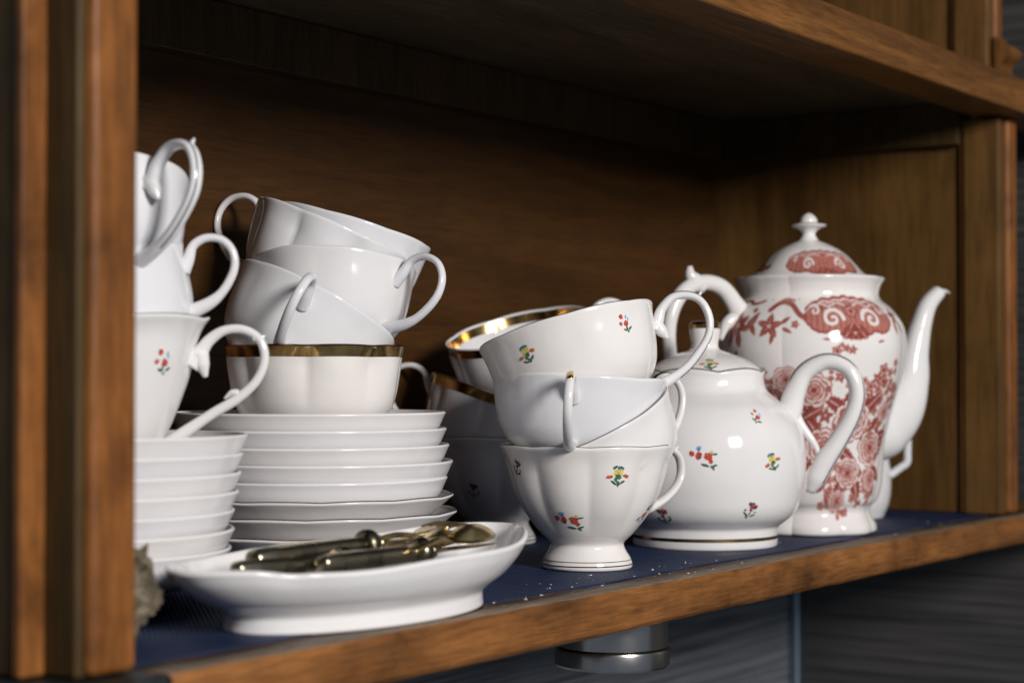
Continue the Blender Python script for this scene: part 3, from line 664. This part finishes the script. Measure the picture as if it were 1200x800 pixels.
class Canvas:
    """ink laid on the glaze; x in mm along the wall, y in mm of height"""
    def __init__(s, x0, x1, y0, y1, nx, ny):
        s.x = np.linspace(x0, x1, nx); s.y = np.linspace(y0, y1, ny); s.a = np.zeros((ny, nx)); s.h = np.random.RandomState(2)
        s.X, s.Y = np.meshgrid(s.x, s.y)
    def win(s, cx, cy, r):
        i0, i1 = np.searchsorted(s.x, [cx - r, cx + r]); j0, j1 = np.searchsorted(s.y, [cy - r, cy + r])
        return slice(j0, j1), slice(i0, i1)
    def put(s, w, v, mask): s.a[w] = np.where(mask, v, s.a[w])
    def rose(s, cx, cy, R, n=8, ph=0.0, dark=0.35):
        w = s.win(cx, cy, R * 1.3); X, Y = s.X[w] - cx, s.Y[w] - cy; r = np.hypot(X, Y); a = np.arctan2(Y, X)
        for k, (f, m) in enumerate(((1.0, n), (0.74, n - 1), (0.50, n - 2), (0.28, 4))):
            pet = np.abs(np.cos(m * (a + ph + k * 0.4) / 2)); Re = R * f * (0.84 + 0.20 * pet ** 0.6 + 0.03 * np.cos(m * 3 * a))
            t = r / Re; inside = t < 1
            v = dark * (1 - t) * 1.7 + 0.10 + 0.28 * (np.sin(a * 46) > 0.35) * (t < 0.86) + 0.5 * (1 - pet) ** 3
            v = np.where(t > 0.94, 0.95, np.where(t > 0.80, 0.04, v)); s.put(w, np.clip(v, 0, 1), inside)
        s.put(w, 0.9, r < R * 0.10)
    def leaf(s, cx, cy, L, W, rot, v=0.72):
        c, q = math.cos(rad(rot)), math.sin(rad(rot)); w = s.win(cx, cy, L * 1.1)
        X, Y = s.X[w] - cx, s.Y[w] - cy; u = (X * c + Y * q) / L; t = (-X * q + Y * c) / W
        e = np.clip(1 - u * u, 0, 1) ** 0.9 * (1 + 0.12 * np.cos(u * 22)) * (1 - 0.3 * u); inside = (np.abs(t) < e * 0.5) & (np.abs(u) < 1)
        vv = v + 0.22 * np.sign(np.sin(u * 26 - np.abs(t) * 9)) * 0.6; vv = np.where(np.abs(t) < 0.05, 0.15, vv); vv = np.where(np.abs(t) > e * 0.42, 0.95, vv)
        s.put(w, np.clip(vv, 0, 1), inside)
    def star(s, cx, cy, R, n=5, ph=0.0, v=0.8):
        for k in range(n):
            a = ph + 360 * k / n; s.leaf(cx + R * 0.55 * math.cos(rad(a)), cy + R * 0.55 * math.sin(rad(a)), R * 0.52, R * 0.50, a, v)
        w = s.win(cx, cy, R * .3); s.put(w, 0.2, np.hypot(s.X[w] - cx, s.Y[w] - cy) < R * 0.16)
    def line(s, pts, wd, v=0.85):
        C = catmull(pts, 40)
        for x, y in C:
            w = s.win(x, y, wd * 1.5); s.put(w, v, np.hypot(s.X[w] - x, s.Y[w] - y) < wd)
    def spiral(s, cx, cy, R, wd, sign=1, turns=1.4, v=0.05, ph=0):
        n = 70; t = np.linspace(0.12, 1, n)
        for q in t:
            a = ph + sign * q * turns * 2 * math.pi; x, y = cx + R * q * math.cos(a), cy + R * q * math.sin(a)
            w = s.win(x, y, wd * 1.5); s.put(w, v, np.hypot(s.X[w] - x, s.Y[w] - y) < wd * (0.6 + 0.5 * q))
    def floret(s, cx, cy, R, v=0.6):
        w = s.win(cx, cy, R * 1.2); X, Y = s.X[w] - cx, s.Y[w] - cy; r = np.hypot(X, Y); a = np.arctan2(Y, X)
        Re = R * (0.62 + 0.38 * np.abs(np.cos(2.5 * a))); s.put(w, np.where(r > 0.8 * Re, 0.9, np.where(r < 0.3 * R, 0.95, v * 0.6)), r < Re)
    def spray(s, x0, y0, x1, y1, n=9, R=2.2, wd=0.35):
        rn = random.Random(int(x0 * 7 + y0)); s.line([(x0, y0), ((x0 + x1) / 2 + rn.uniform(-2, 2), (y0 + y1) / 2), (x1, y1)], wd)
        for k in range(n):
            f = (k + 0.5) / n; d = (1 if k % 2 else -1) * rn.uniform(1.2, 3.0)
            x, y = x0 + (x1 - x0) * f - (y1 - y0) / 30 * d, y0 + (y1 - y0) * f + (x1 - x0) / 30 * d
            (s.floret if k % 3 else s.star)(x + rn.uniform(-1, 1), y, R * rn.uniform(0.7, 1.2))
    def cartouche(s, cx, cy, Wd, Ht):
        w = s.win(cx, cy, Wd * 0.75); u = (s.X[w] - cx) / (Wd / 2); v = (s.Y[w] - cy) / (Ht / 2)
        top = 0.86 + 0.08 * np.abs(np.cos(u * 11)) - 1.5 * np.clip(np.abs(u) - 0.62, 0, 1) ** 1.3 + 0.12 * np.exp(-(u / 0.35) ** 2)
        bot = -(0.62 + 0.34 * np.cos(u * 2 * math.pi * 0.75) * 0 + 0.32 * np.abs(np.cos(u * 3.4)) + 0.05 * np.abs(np.cos(u * 26)))
        inside = (np.abs(u) < 1) & (v < top) & (v > bot * (1 - 0.85 * u ** 4))
        edge = (np.abs(u) > 0.97) | (v > top - 0.10) | (v < bot * (1 - 0.85 * u ** 4) + 0.10)
        tex = 0.42 + 0.22 * (np.sin(s.X[w] * 5.2) * np.sin(s.Y[w] * 5.2) > 0) + 0.10 * np.sin(s.X[w] * 1.7)
        s.put(w, np.where(edge, 0.85, tex), inside)
        edge2 = inside & (v > top - 0.22) & (v < top - 0.14); s.put(w, 0.12, edge2)
        for sg in (-1, 1):
            s.spiral(cx + sg * Wd * 0.22, cy - 0.02 * Ht, Ht * 0.24, Ht * 0.045, sg, 1.5, 0.03, 0 if sg > 0 else math.pi)
            s.spiral(cx + sg * Wd * 0.40, cy + 0.16 * Ht, Ht * 0.13, Ht * 0.03, -sg, 1.2, 0.06, 1)
            s.leaf(cx + sg * Wd * 0.07, cy - Ht * 0.30, Ht * 0.22, Ht * 0.22, 90 + sg * 32, 0.85)
            s.line([(cx + sg * Wd * 0.05, cy + Ht * .28), (cx + sg * Wd * 0.14, cy + Ht * .34), (cx + sg * Wd * 0.24, cy + Ht * .26), (cx + sg * Wd * .33, cy + Ht * .32)], Ht * 0.02, 0.08)
        s.floret(cx, cy + Ht * 0.15, Ht * 0.16); s.star(cx, cy - Ht * 0.34, Ht * 0.20, 5, 90, 0.9)
    def colour(s):
        g = s.h.normal(0, 0.06, s.a.shape); v = np.clip(s.a * 1.15 + g * (s.a > 0.05), 0, 1)
        for _ in range(1): v = (v + np.roll(v, 1, 1) + np.roll(v, 1, 0) + np.roll(v, -1, 1) + np.roll(v, -1, 0)) / 5
        v = v[..., None]
        c = np.where(v < 0.5, WHITE * (1 - v * 2) + PINK * v * 2, PINK * (2 - v * 2) + BRICK * (v * 2 - 1))
        return c

def printed(s, cv, name, parent, z0, z1, th_front, flip=False):
    """dense wall carrying the printed ink as a colour of its own"""
    ny, nx = cv.a.shape; zs = cv.y / 1000.0; T = cv.x / 1000.0 / cv.rm + th_front
    P = np.zeros((ny, nx, 3))
    for j in range(ny): P[j] = s.ring(T, s.r_of_z(zs[j]), zs[j])
    V = P.reshape(-1, 3); idx = np.arange(ny * nx).reshape(ny, nx)
    a = idx[:-1, :]; b = np.roll(idx, -1, 1)[:-1, :]; c = np.roll(idx, -1, 1)[1:, :]; d = idx[1:, :]
    Fq = np.stack([a, b, c, d], -1).reshape(-1, 4)
    me = bpy.data.meshes.new(name); me.vertices.add(len(V)); me.vertices.foreach_set('co', V.ravel().astype(np.float32))
    me.loops.add(Fq.size); me.loops.foreach_set('vertex_index', Fq.ravel().astype(np.int32)); me.polygons.add(len(Fq))
    me.polygons.foreach_set('loop_start', np.arange(0, Fq.size, 4, dtype=np.int32))
    me.polygons.foreach_set('use_smooth', np.ones(len(Fq), bool)); me.update(calc_edges=True)
    col = np.ones((len(V), 4), np.float32); col[:, :3] = cv.colour().reshape(-1, 3)
    at = me.color_attributes.new('ink', 'FLOAT_COLOR', 'POINT'); at.data.foreach_set('color', col.ravel())
    me.materials.append(M_INK); o = bpy.data.objects.new(name, me); COL.objects.link(o); o.parent = parent
    return o

PB = [(0.0438, 0.0005), (0.0452, 0.0020), (0.0450, 0.0060), (0.0428, 0.0105), (0.0412, 0.0150), (0.0425, 0.0190), (0.0462, 0.0230), (0.0492, 0.0330), (0.0506, 0.0480), (0.0518, 0.0600), (0.0545, 0.0740), (0.0590, 0.0900), (0.0640, 0.1080), (0.0668, 0.1230), (0.0668, 0.1340), (0.0640, 0.1450), (0.0570, 0.1550), (0.0500, 0.1610), (0.0480, 0.1655), (0.0492, 0.1710), (0.0518, 0.1755)]
ps = Surf(PB, n=130)
def pot_mod(th, z, s=ps):
    th = np.asarray(th, float); g = np.abs(np.sin(4 * th + 0.4)) ** 0.8
    kb = np.clip(1 - abs(z - 0.030) / 0.05, 0, 1) + 0.55 * np.clip(1 - abs(z - 0.125) / 0.05, 0, 1) + 0.6 * np.clip((z - 0.160) / 0.01, 0, 1)
    kf = np.clip(1 - z / 0.014, 0, 1)
    f = 1 + 0.045 * kb * (g - 0.7) + 0.05 * kf * (g - 0.5)
    return f, np.zeros_like(th)
ps.mod = pot_mod
NXP, NYP = 1000, 400
RM = 0.060
cv = Canvas(-math.pi * RM * 1000, math.pi * RM * 1000 * (1 - 2 / NXP), 0.5, 175.4, NXP, NYP); cv.rm = RM
deg = lambda a: rad(a) * RM * 1000
for side in (0, 180):
    D = lambda a: deg(((a + side + 180) % 360) - 180)
    # main bouquet
    B = lambda a: D(a + 9)
    cv.spray(B(24), 80, B(54), 112, 12, 4.0); cv.spray(B(40), 62, B(66), 104, 11, 4.0); cv.spray(B(50), 90, B(66), 118, 8, 3.0); cv.spray(B(-8), 82, B(-30), 112, 9, 3.4); cv.spray(B(26), 46, B(12), 18, 9, 3.2); cv.spray(B(44), 45, B(58), 22, 9, 3.2)
    cv.spray(B(8), 60, B(-14), 36, 10, 3.4); cv.spray(B(60), 76, B(76), 100, 8, 3.2); cv.spray(B(14), 26, B(34), 14, 8, 2.6)
    for a, y, L, W, rr in ((2, 76, 11, 10, 130), (-10, 62, 11, 9, 200), (55, 74, 12, 11, 60), (62, 58, 11, 10, 20), (12, 42, 12, 9, 240), (40, 32, 11, 9, 290), (-14, 78, 10, 8, 160), (28, 92, 11, 9, 80), (62, 42, 10, 8, -30), (-2, 92, 10, 8, 110), (6, 34, 9, 8, 200), (66, 68, 10, 8, 10), (-4, 48, 10, 8, 220), (46, 90, 11, 9, 45), (22, 68, 11, 10, 100), (52, 68, 10, 9, 150), (30, 55, 10, 9, 330), (4, 84, 9, 8, 30), (18, 90, 10, 9, 150), (-16, 90, 9, 7, 110), (58, 34, 9, 7, 300), (24, 30, 9, 8, 250)):
        cv.leaf(B(a), y, L, W, rr, 0.85)
    cv.rose(B(4), 99, 12, 7, 0.4, 0.5); cv.rose(B(-13), 106, 9, 6, 0.9, 0.5); cv.rose(B(32), 79, 15, 9, 0.2, 0.5); cv.rose(B(11), 60, 14, 9, 0.7, 0.58); cv.rose(B(52), 60, 13, 8, 0.1, 0.65); cv.rose(B(32), 43, 11, 8, 0.5, 0.6); cv.rose(B(54), 38, 8, 6, 0.3, 0.6)
    cv.rose(B(24), 24, 8, 7, 0.3, 0.65); cv.rose(B(62), 84, 7, 7, 0.8, 0.6); cv.floret(B(15), 30, 3.6); cv.floret(B(38), 26, 3.6); cv.floret(B(28), 13, 2.4); cv.star(B(36), 16, 3.8, 5, 20); cv.star(B(12), 82, 6, 5, 10, .9); cv.star(B(20), 108, 4.4, 5, 0)
    for k in range(70):
        rn = random.Random(k + 50); a = rn.uniform(-20, 72); y = rn.uniform(20, 116)
        if abs(a - 26) / 50 + abs(y - 66) / 60 < 1.05 and cv.a[np.searchsorted(cv.y, y), np.clip(np.searchsorted(cv.x, B(a)), 0, NXP - 1)] < 0.05: (cv.floret if k % 2 else cv.star)(B(a), y, rn.uniform(1.8, 3.6))
    cv.spray(D(-62), 84, D(-44), 122, 9, 3.4); cv.rose(D(-48), 108, 8, 7, 0.2, 0.55); cv.leaf(D(-58), 96, 9, 7, 60, .9); cv.star(D(-38), 120, 6); cv.star(D(-36), 98, 6); cv.leaf(D(-40), 90, 9, 7, 100, .9)
    # shoulder cartouche and its scrolls
    cv.cartouche(D(38), 147.5, 64, 30)
    cv.line([(D(-16), 153), (D(-10), 158), (D(-2), 157), (D(4), 150), (D(8), 147)], 1.7, 0.7); cv.line([(D(-14), 155), (D(-8), 160.5), (D(0), 159.5)], 0.5, 0.9)
    cv.line([(D(-48), 157), (D(-40), 160), (D(-32), 157.5), (D(-24), 159.5)], 0.9, 0.85)
    cv.star(D(-14), 142, 8.5, 5, 15, 0.8); cv.star(D(-37), 143, 9.5, 6, 40, 0.9); cv.leaf(D(-26), 146, 7, 5, 60, .9); cv.leaf(D(-42), 134, 7, 5, 250, .9); cv.leaf(D(-35), 133, 6, 5, 285, .9); cv.leaf(D(-25), 140, 5, 3.5, 300, .9)
    cv.leaf(D(-4), 146, 4, 2.6, 40, .9); cv.leaf(D(-3), 139, 4, 2.4, -30, .9); cv.leaf(D(-12), 133, 4, 2.4, 260, .9); cv.floret(D(-50), 137, 3, 0.9); cv.star(D(2), 143, 3); cv.star(D(76), 149, 6, 5, 20); cv.leaf(D(82), 142, 6, 3.4, -50, .8); cv.leaf(D(73), 141, 5, 3, -80, .8)
    cv.floret(D(32), 127, 2.6); cv.star(D(36), 126, 3.4, 5, 12); cv.floret(D(29), 129, 1.8); cv.leaf(D(24), 133, 2.6, 1.6, 10, .8); cv.leaf(D(56), 132, 3, 1.4, 15, .8); cv.leaf(D(20), 133, 3, 1.4, 170, .8)
TOC = rad(-165 - PAZ)
body = printed(ps, cv, 'body', pot, 0, 0, TOC)
T96 = np.linspace(0, 2 * math.pi, 120, endpoint=False)
# lip, inside and underside in plain glaze
rings = [ps.ring(T96, 0.0518, 0.1753), ps.ring(T96, 0.0521, 0.1762), ps.ring(T96, 0.0512, 0.1772), ps.ring(T96, 0.0495, 0.1768)] + [ps.ring(T96, ps.r_of_z(z) - 0.0030, z) for z in np.linspace(0.172, 0.12, 10)] + [ps.ring(T96, 0.002, 0.119)]
V, F = rings_mesh(rings, 120, False, True); mesh_obj('lip', V, F, M_PORCW, pot)
V, F = rings_mesh([ps.ring(T96, 0.002, 0.002), ps.ring(T96, 0.041, 0.002), ps.ring(T96, 0.0430, 0.0), ps.ring(T96, 0.0439, 0.0006)], 120, True, False); mesh_obj('foot_ring', V, F, M_PORCW, pot)
# lid
LD = [(0.0420, 0.1765), (0.0408, 0.1780), (0.0365, 0.1815), (0.0320, 0.1865), (0.0270, 0.1920), (0.0205, 0.1970), (0.0125, 0.2010), (0.0075, 0.2030), (0.0062, 0.2045)]
pl = Surf(LD, n=60); pl.mod = lambda th, z: (1 + 0.02 * (np.abs(np.sin(4 * np.asarray(th, float) + 0.4)) ** 0.8 - 0.7) * np.clip((0.203 - z) / 0.01, 0, 1), np.zeros_like(np.asarray(th, float)))
cl = Canvas(-math.pi * 40, math.pi * 40 * (1 - 2 / 500), 176.6, 204.4, 500, 90); cl.rm = 0.040
for a in (30, -150, -60, 120):
    x = rad(((a + 180) % 360) - 180) * 40
    if a in (30, -150): cl.cartouche(x, 185.5, 66, 19)
    else: cl.star(x, 184, 6); cl.leaf(x + 7, 183, 5, 4, 20); cl.leaf(x - 7, 184, 5, 4, 160); cl.floret(x - 12, 183, 2.5); cl.floret(x + 12, 184, 2.5)
lid2 = printed(pl, cl, 'lid', pot, 0, 0, TOC)
FN = [(0.0062, 0.2044), (0.0050, 0.2065), (0.0048, 0.2085), (0.0070, 0.2110), (0.0115, 0.2130), (0.0122, 0.2142), (0.0088, 0.2150), (0.0064, 0.2160), (0.0060, 0.2178), (0.0045, 0.2203), (0.0020, 0.2222), (0.0001, 0.2228)]
fs = Surf(FN, n=50); V, F = rings_mesh([fs.ring(T96[::2], r, z) for r, z in fs.out], 60, False, True); fn = mesh_obj('finial', V, F, M_PORCW, lid2)
rim_thread(fs, PC['dark'], fn, rt=0.0004, dr=0.0001, z=0.2146, name='painted_line')
# spout
sp = [(0.0450, 0, 0.0700), (0.0600, 0, 0.0740), (0.0770, 0, 0.0860), (0.0880, 0, 0.1050), (0.0920, 0, 0.1250), (0.0975, 0, 0.1450), (0.1040, 0, 0.1600), (0.1140, 0, 0.1700)]
V1, F1 = tube_mesh(sp, (0.046, 0.044, 0.033, 0.0240, 0.0190, 0.0150, 0.0130, 0.0120), (0.048, 0.050, 0.040, 0.0270, 0.0200, 0.0150, 0.0125, 0.0100), n=60, sides=28, power=0.9)
V2, F2 = tube_mesh([(0.1085, 0, 0.1665), (0.1160, 0, 0.1700), (0.1230, 0, 0.1690)], (0.0115, 0.0105, 0.0040), (0.0070, 0.0042, 0.0016), n=14, sides=14)
V, F = merge((V1, F1), (V2, F2)); mesh_obj('spout', V, F, M_PORCW, pot)
# handle
hp = [(-0.0520, 0, 0.1430), (-0.0600, 0, 0.1560), (-0.0720, 0, 0.1690), (-0.0880, 0, 0.1720), (-0.1040, 0, 0.1640), (-0.1130, 0, 0.1450), (-0.1120, 0, 0.1200), (-0.1020, 0, 0.0950), (-0.0860, 0, 0.0760), (-0.0660, 0, 0.0640), (-0.0480, 0, 0.0600)]
h1 = tube_mesh(hp, (0.016, 0.011, 0.0105, 0.0100, 0.0095, 0.0090, 0.0090, 0.0095, 0.013), (0.020, 0.0125, 0.011, 0.0105, 0.0098, 0.0092, 0.0090, 0.0095, 0.014), n=70, sides=20)
h2 = tube_mesh([(-0.0860, 0, 0.1690), (-0.0960, 0, 0.1760), (-0.0975, 0, 0.1830)], (0.0100, 0.0085, 0.0040), (0.013, 0.0090, 0.0035), n=14, sides=12)
h3 = tube_mesh([(-0.0560, 0, 0.1500), (-0.0680, 0, 0.1440), (-0.0730, 0, 0.1330)], (0.012, 0.009, 0.0035), (0.013, 0.0085, 0.0030), n=14, sides=12)
V, F = merge(h1, h2, h3); mesh_obj('handle', V, F, M_PORCW, pot)

# ================================================================== small jug behind the coffee pot
jg = empty('milk_jug', (0.8400, 0.0780, 0.0), 'small white jug mostly hidden behind the coffee pot, squared handle showing', 'jug', None, -60)
s = Surf([(0.0001, 0.001), (0.020, 0.001), (0.0235, 0.0), (0.0250, 0.003), (0.0285, 0.012), (0.0300, 0.025), (0.0290, 0.040), (0.0270, 0.055), (0.0290, 0.066)], n=40)
V, F = wall_mesh(s, th_wall=0.0022, floor=0.004, nt=96); mesh_obj('body', V, F, M_PORC, jg)
make_handle(jg, [(0.0270, 0.0620), (0.0340, 0.0655), (0.0400, 0.0650), (0.0425, 0.0600), (0.0425, 0.0500), (0.0420, 0.0420), (0.0370, 0.0380), (0.0290, 0.0320)], M_PORC, (0.0085, 0.0085), (0.0055, 0.0060), power=0.7)

# ================================================================== oval dish with cutlery
od = empty('oval_dish', (0.165, 0.0225, -0.0008), 'oval white relish dish with wavy rim at the front, holding old cutlery', 'dish', None, -1.5)
ds = Surf([(0.70, 0.0), (0.715, 0.0010), (0.712, 0.0040), (0.715, 0.0075), (0.76, 0.0105), (0.86, 0.0155), (0.95, 0.0225), (1.00, 0.0290)], n=44, ell=(0.111, 0.0535))
def dish_mod(th, z):
    th = np.asarray(th, float); k = np.clip((z - 0.008) / 0.021, 0, 1) ** 1.3
    w = np.cos(2 * th); c = np.abs(np.cos(th))
    nt_ = np.exp(-((np.abs(np.angle(np.exp(1j * (th + 0.30)))) / 0.07) ** 2)) + np.exp(-((np.abs(np.angle(np.exp(1j * (th - 0.30)))) / 0.07) ** 2))
    nt2 = np.exp(-((np.angle(np.exp(1j * (th + 2.45))) / 0.13) ** 2)) + np.exp(-((np.angle(np.exp(1j * (th - 2.45))) / 0.13) ** 2))
    f = 1 + k * (0.012 * np.cos(6 * th) + 0.015 * c ** 8 - 0.035 * nt_ - 0.02 * nt2)
    dz = k * (0.0038 * c ** 3 - 0.0006 * np.cos(6 * th) + 0.0028 * np.cos(th) - 0.0012 * nt2 - 0.001)
    return f, dz
ds.mod = dish_mod
T = np.linspace(0, 2 * math.pi, 200, endpoint=False)
def dring(r, z, off=0.0, up=0.0):
    f, dz = ds.mod(T, z); return np.stack([(r * 0.111 + off) * f * np.cos(T), (r * 0.0535 + off) * f * np.sin(T), z + dz + up], -1)
R = [dring(0.66, 0.0012)] + [dring(r, z) for r, z in ds.out]
r1, z1 = ds.out[-1]
for a in (30, 70, 110, 150): R.append(dring(r1, z1, -0.0017 + 0.0017 * math.cos(rad(a)), 0.0015 * math.sin(rad(a))))
inn = [(r, z) for r, z in ds.out[::-1] if z > 0.009]
for r, z in inn: R.append(dring(r, z, -0.0034, 0.0))
rl = inn[-1][0]
for f in (0.92, 0.75, 0.4, 0.04): R.append(dring(rl * f, 0.0072))
V, F = rings_mesh(R, 200); mesh_obj('body', V, F, M_PORCW, od)

def cutlery(name, label, loc, az, pitch, roll=0, group='old cutlery lying in the oval dish'):
    o = bpy.data.objects.new(name, None); COL.objects.link(o); o.empty_display_size = 0.02
    o.matrix_world = Matrix.Translation(loc) @ Matrix.Rotation(rad(az), 4, 'Z') @ Matrix.Rotation(rad(-pitch), 4, 'Y') @ Matrix.Rotation(rad(roll), 4, 'X')
    return tag(o, label, 'cutlery', group)
def knife(label, loc, az, pitch, L=0.078, w=0.0105):
    t = cutlery('table_knife', label, loc, az, pitch)
    V, F = tube_mesh([(0, 0, 0), (0.002, 0, 0), (0.012, 0, 0), (L * .5, 0, 0), (L * .85, 0, 0), (L - 0.003, 0, 0), (L, 0, 0)], (0.002, w * 0.8, w * 1.05, w, w * 0.86, w * 0.8, 0.004), (0.002, w * 0.7, w * 0.85, w * 0.82, w * 0.75, w * 0.7, 0.004), n=60, sides=20, power=0.8)
    mesh_obj('handle', V, F, M_TARNISH, t)
    prf = [(0.002, L - 0.002), (0.0062, L), (0.0075, L + 0.0035), (0.0060, L + 0.007), (0.0030, L + 0.0075), (0.0028, L + 0.0085), (0.0040, L + 0.0105), (0.0028, L + 0.0130), (0.001, L + 0.0135)]
    A = np.linspace(0, 2 * math.pi, 24, endpoint=False); pp = catmull(prf, 30)
    V, F = rings_mesh([np.stack([np.full_like(A, z), r * np.cos(A), r * np.sin(A)], -1) for r, z in pp], 24); mesh_obj('bolster', V, F, M_TARNISH, t)
    V, F = tube_mesh([(L + 0.010, 0, 0), (L + 0.022, 0, 0), (L + 0.040, 0, 0), (L + 0.058, 0, 0)], (0.0045, 0.009, 0.011, 0.004), (0.0035, 0.0016, 0.0012, 0.0008), n=24, sides=10); mesh_obj('blade', V, F, M_BRASS, t)
def spoon(name, label, loc, az, pitch, roll, L=0.055, bl=0.030, bw=0.017, fork=False):
    t = cutlery(name, label, loc, az, pitch, roll)
    V, F = tube_mesh([(0, 0, 0), (L * .3, 0, 0.001), (L * .7, 0, 0.002), (L, 0, 0.0)], (0.010, 0.0075, 0.0042, 0.0045), (0.0022, 0.0022, 0.0030, 0.0024), n=30, sides=8, power=0.75); mesh_obj('stem', V, F, M_BRASS, t)
    n, m_ = 16, 24; V = []; F = []
    if not fork:
        for lay in (0, 1):
            for i in range(n + 1):
                for k in range(m_):
                    q = i / n; a = 2 * math.pi * k / m_
                    V.append((L + bl * .5 + q * bl * 0.55 * math.cos(a), q * bw * 0.5 * math.sin(a) * (1 - 0.18 * math.cos(a)), 0.006 * (1 - q * q) + (0.0009 if lay else 0.0)))
        ring = (n + 1) * m_
        for lay in (0, 1):
            o_ = lay * ring
            for i in range(n):
                for k in range(m_):
                    f = (o_ + i * m_ + k, o_ + i * m_ + (k + 1) % m_, o_ + (i + 1) * m_ + (k + 1) % m_, o_ + (i + 1) * m_ + k); F.append(f if lay else f[::-1])
        for k in range(m_): F.append((n * m_ + k, n * m_ + (k + 1) % m_, ring + n * m_ + (k + 1) % m_, ring + n * m_ + k))
        mesh_obj('spoon_bowl', V, F, M_BRASS, t)
    else:
        V, F = tube_mesh([(L - 0.001, 0, 0), (L + 0.006, 0, 0.0012), (L + 0.014, 0, 0.0022)], (0.004, 0.014, 0.0175), (0.0022, 0.0018, 0.0016), n=14, sides=10, power=0.8); mesh_obj('fork_base', V, F, M_BRASS, t)
        for k in range(4):
            y = (k - 1.5) * 0.0048
            V, F = tube_mesh([(L + 0.012, y, 0.0022), (L + 0.024, y, 0.0026), (L + 0.038, y * 0.95, -0.0015)], (0.0026, 0.0022, 0.0008), (0.0020, 0.0018, 0.0008), n=14, sides=8); mesh_obj('tine', V, F, M_BRASS, t)
knife('tarnished silver knife handle lying uppermost across the oval dish', (0.1010, 0.0322, 0.0290), -6, 1.5, L=0.069, w=0.0125)
knife('dark tarnished knife handle lying lower, nearer the dish front rim', (0.1260, 0.0145, 0.0262), -5, 0.5, L=0.063, w=0.0110)
knife('slim tarnished knife with its handle end at the far left of the dish', (0.0880, 0.0300, 0.0262), -8, -1.0, L=0.060, w=0.0100)
spoon('gilt_fork', 'gilded fork reaching highest at the right end of the dish', (0.1560, 0.0260, 0.0300), -8, 4, 0, L=0.048, fork=True)
spoon('gilt_spoon', 'gilded teaspoon nearest the right end of the dish, bowl turned down', (0.1800, 0.0060, 0.0290), -4, 3, 10, L=0.030)
spoon('gilt_spoon', 'gilded teaspoon lying between the fork and the front spoon', (0.1560, 0.0160, 0.0275), -6, 2, -25, L=0.040)

# ================================================================== rough shell by the left post
import bmesh
bm = bmesh.new(); bmesh.ops.create_icosphere(bm, subdivisions=5, radius=1.0)
from mathutils import noise
for v in bm.verts:
    p = v.co.copy(); d = noise.fractal(p * 2.2, 0.9, 2.1, 5) * 0.22 + abs(noise.noise(p * 5)) * 0.14
    ridg = 0.10 * abs(math.sin(math.atan2(p.y, p.x) * 9)) * (1 - abs(p.z))
    q = p * (1 + d + ridg); v.co = Vector((q.x * 0.024, q.y * 0.022, q.z * 0.0175 + 0.0175))
    if p.z > 0.4: v.co.z += 0.006 * abs(noise.noise(p * 9)) + 0.003
    if v.co.z < 0: v.co.z = 0
me = bpy.data.meshes.new('rough_shell'); bm.to_mesh(me); bm.free(); me.materials.append(M_STONE); me.polygons.foreach_set('use_smooth', [True] * len(me.polygons))
sh = bpy.data.objects.new('rough_shell', me); COL.objects.link(sh); sh.location = (0.0340, 0.0560, 0.0)
tag(sh, 'rough grey-brown crusted shell lying beside the left post', 'seashell')
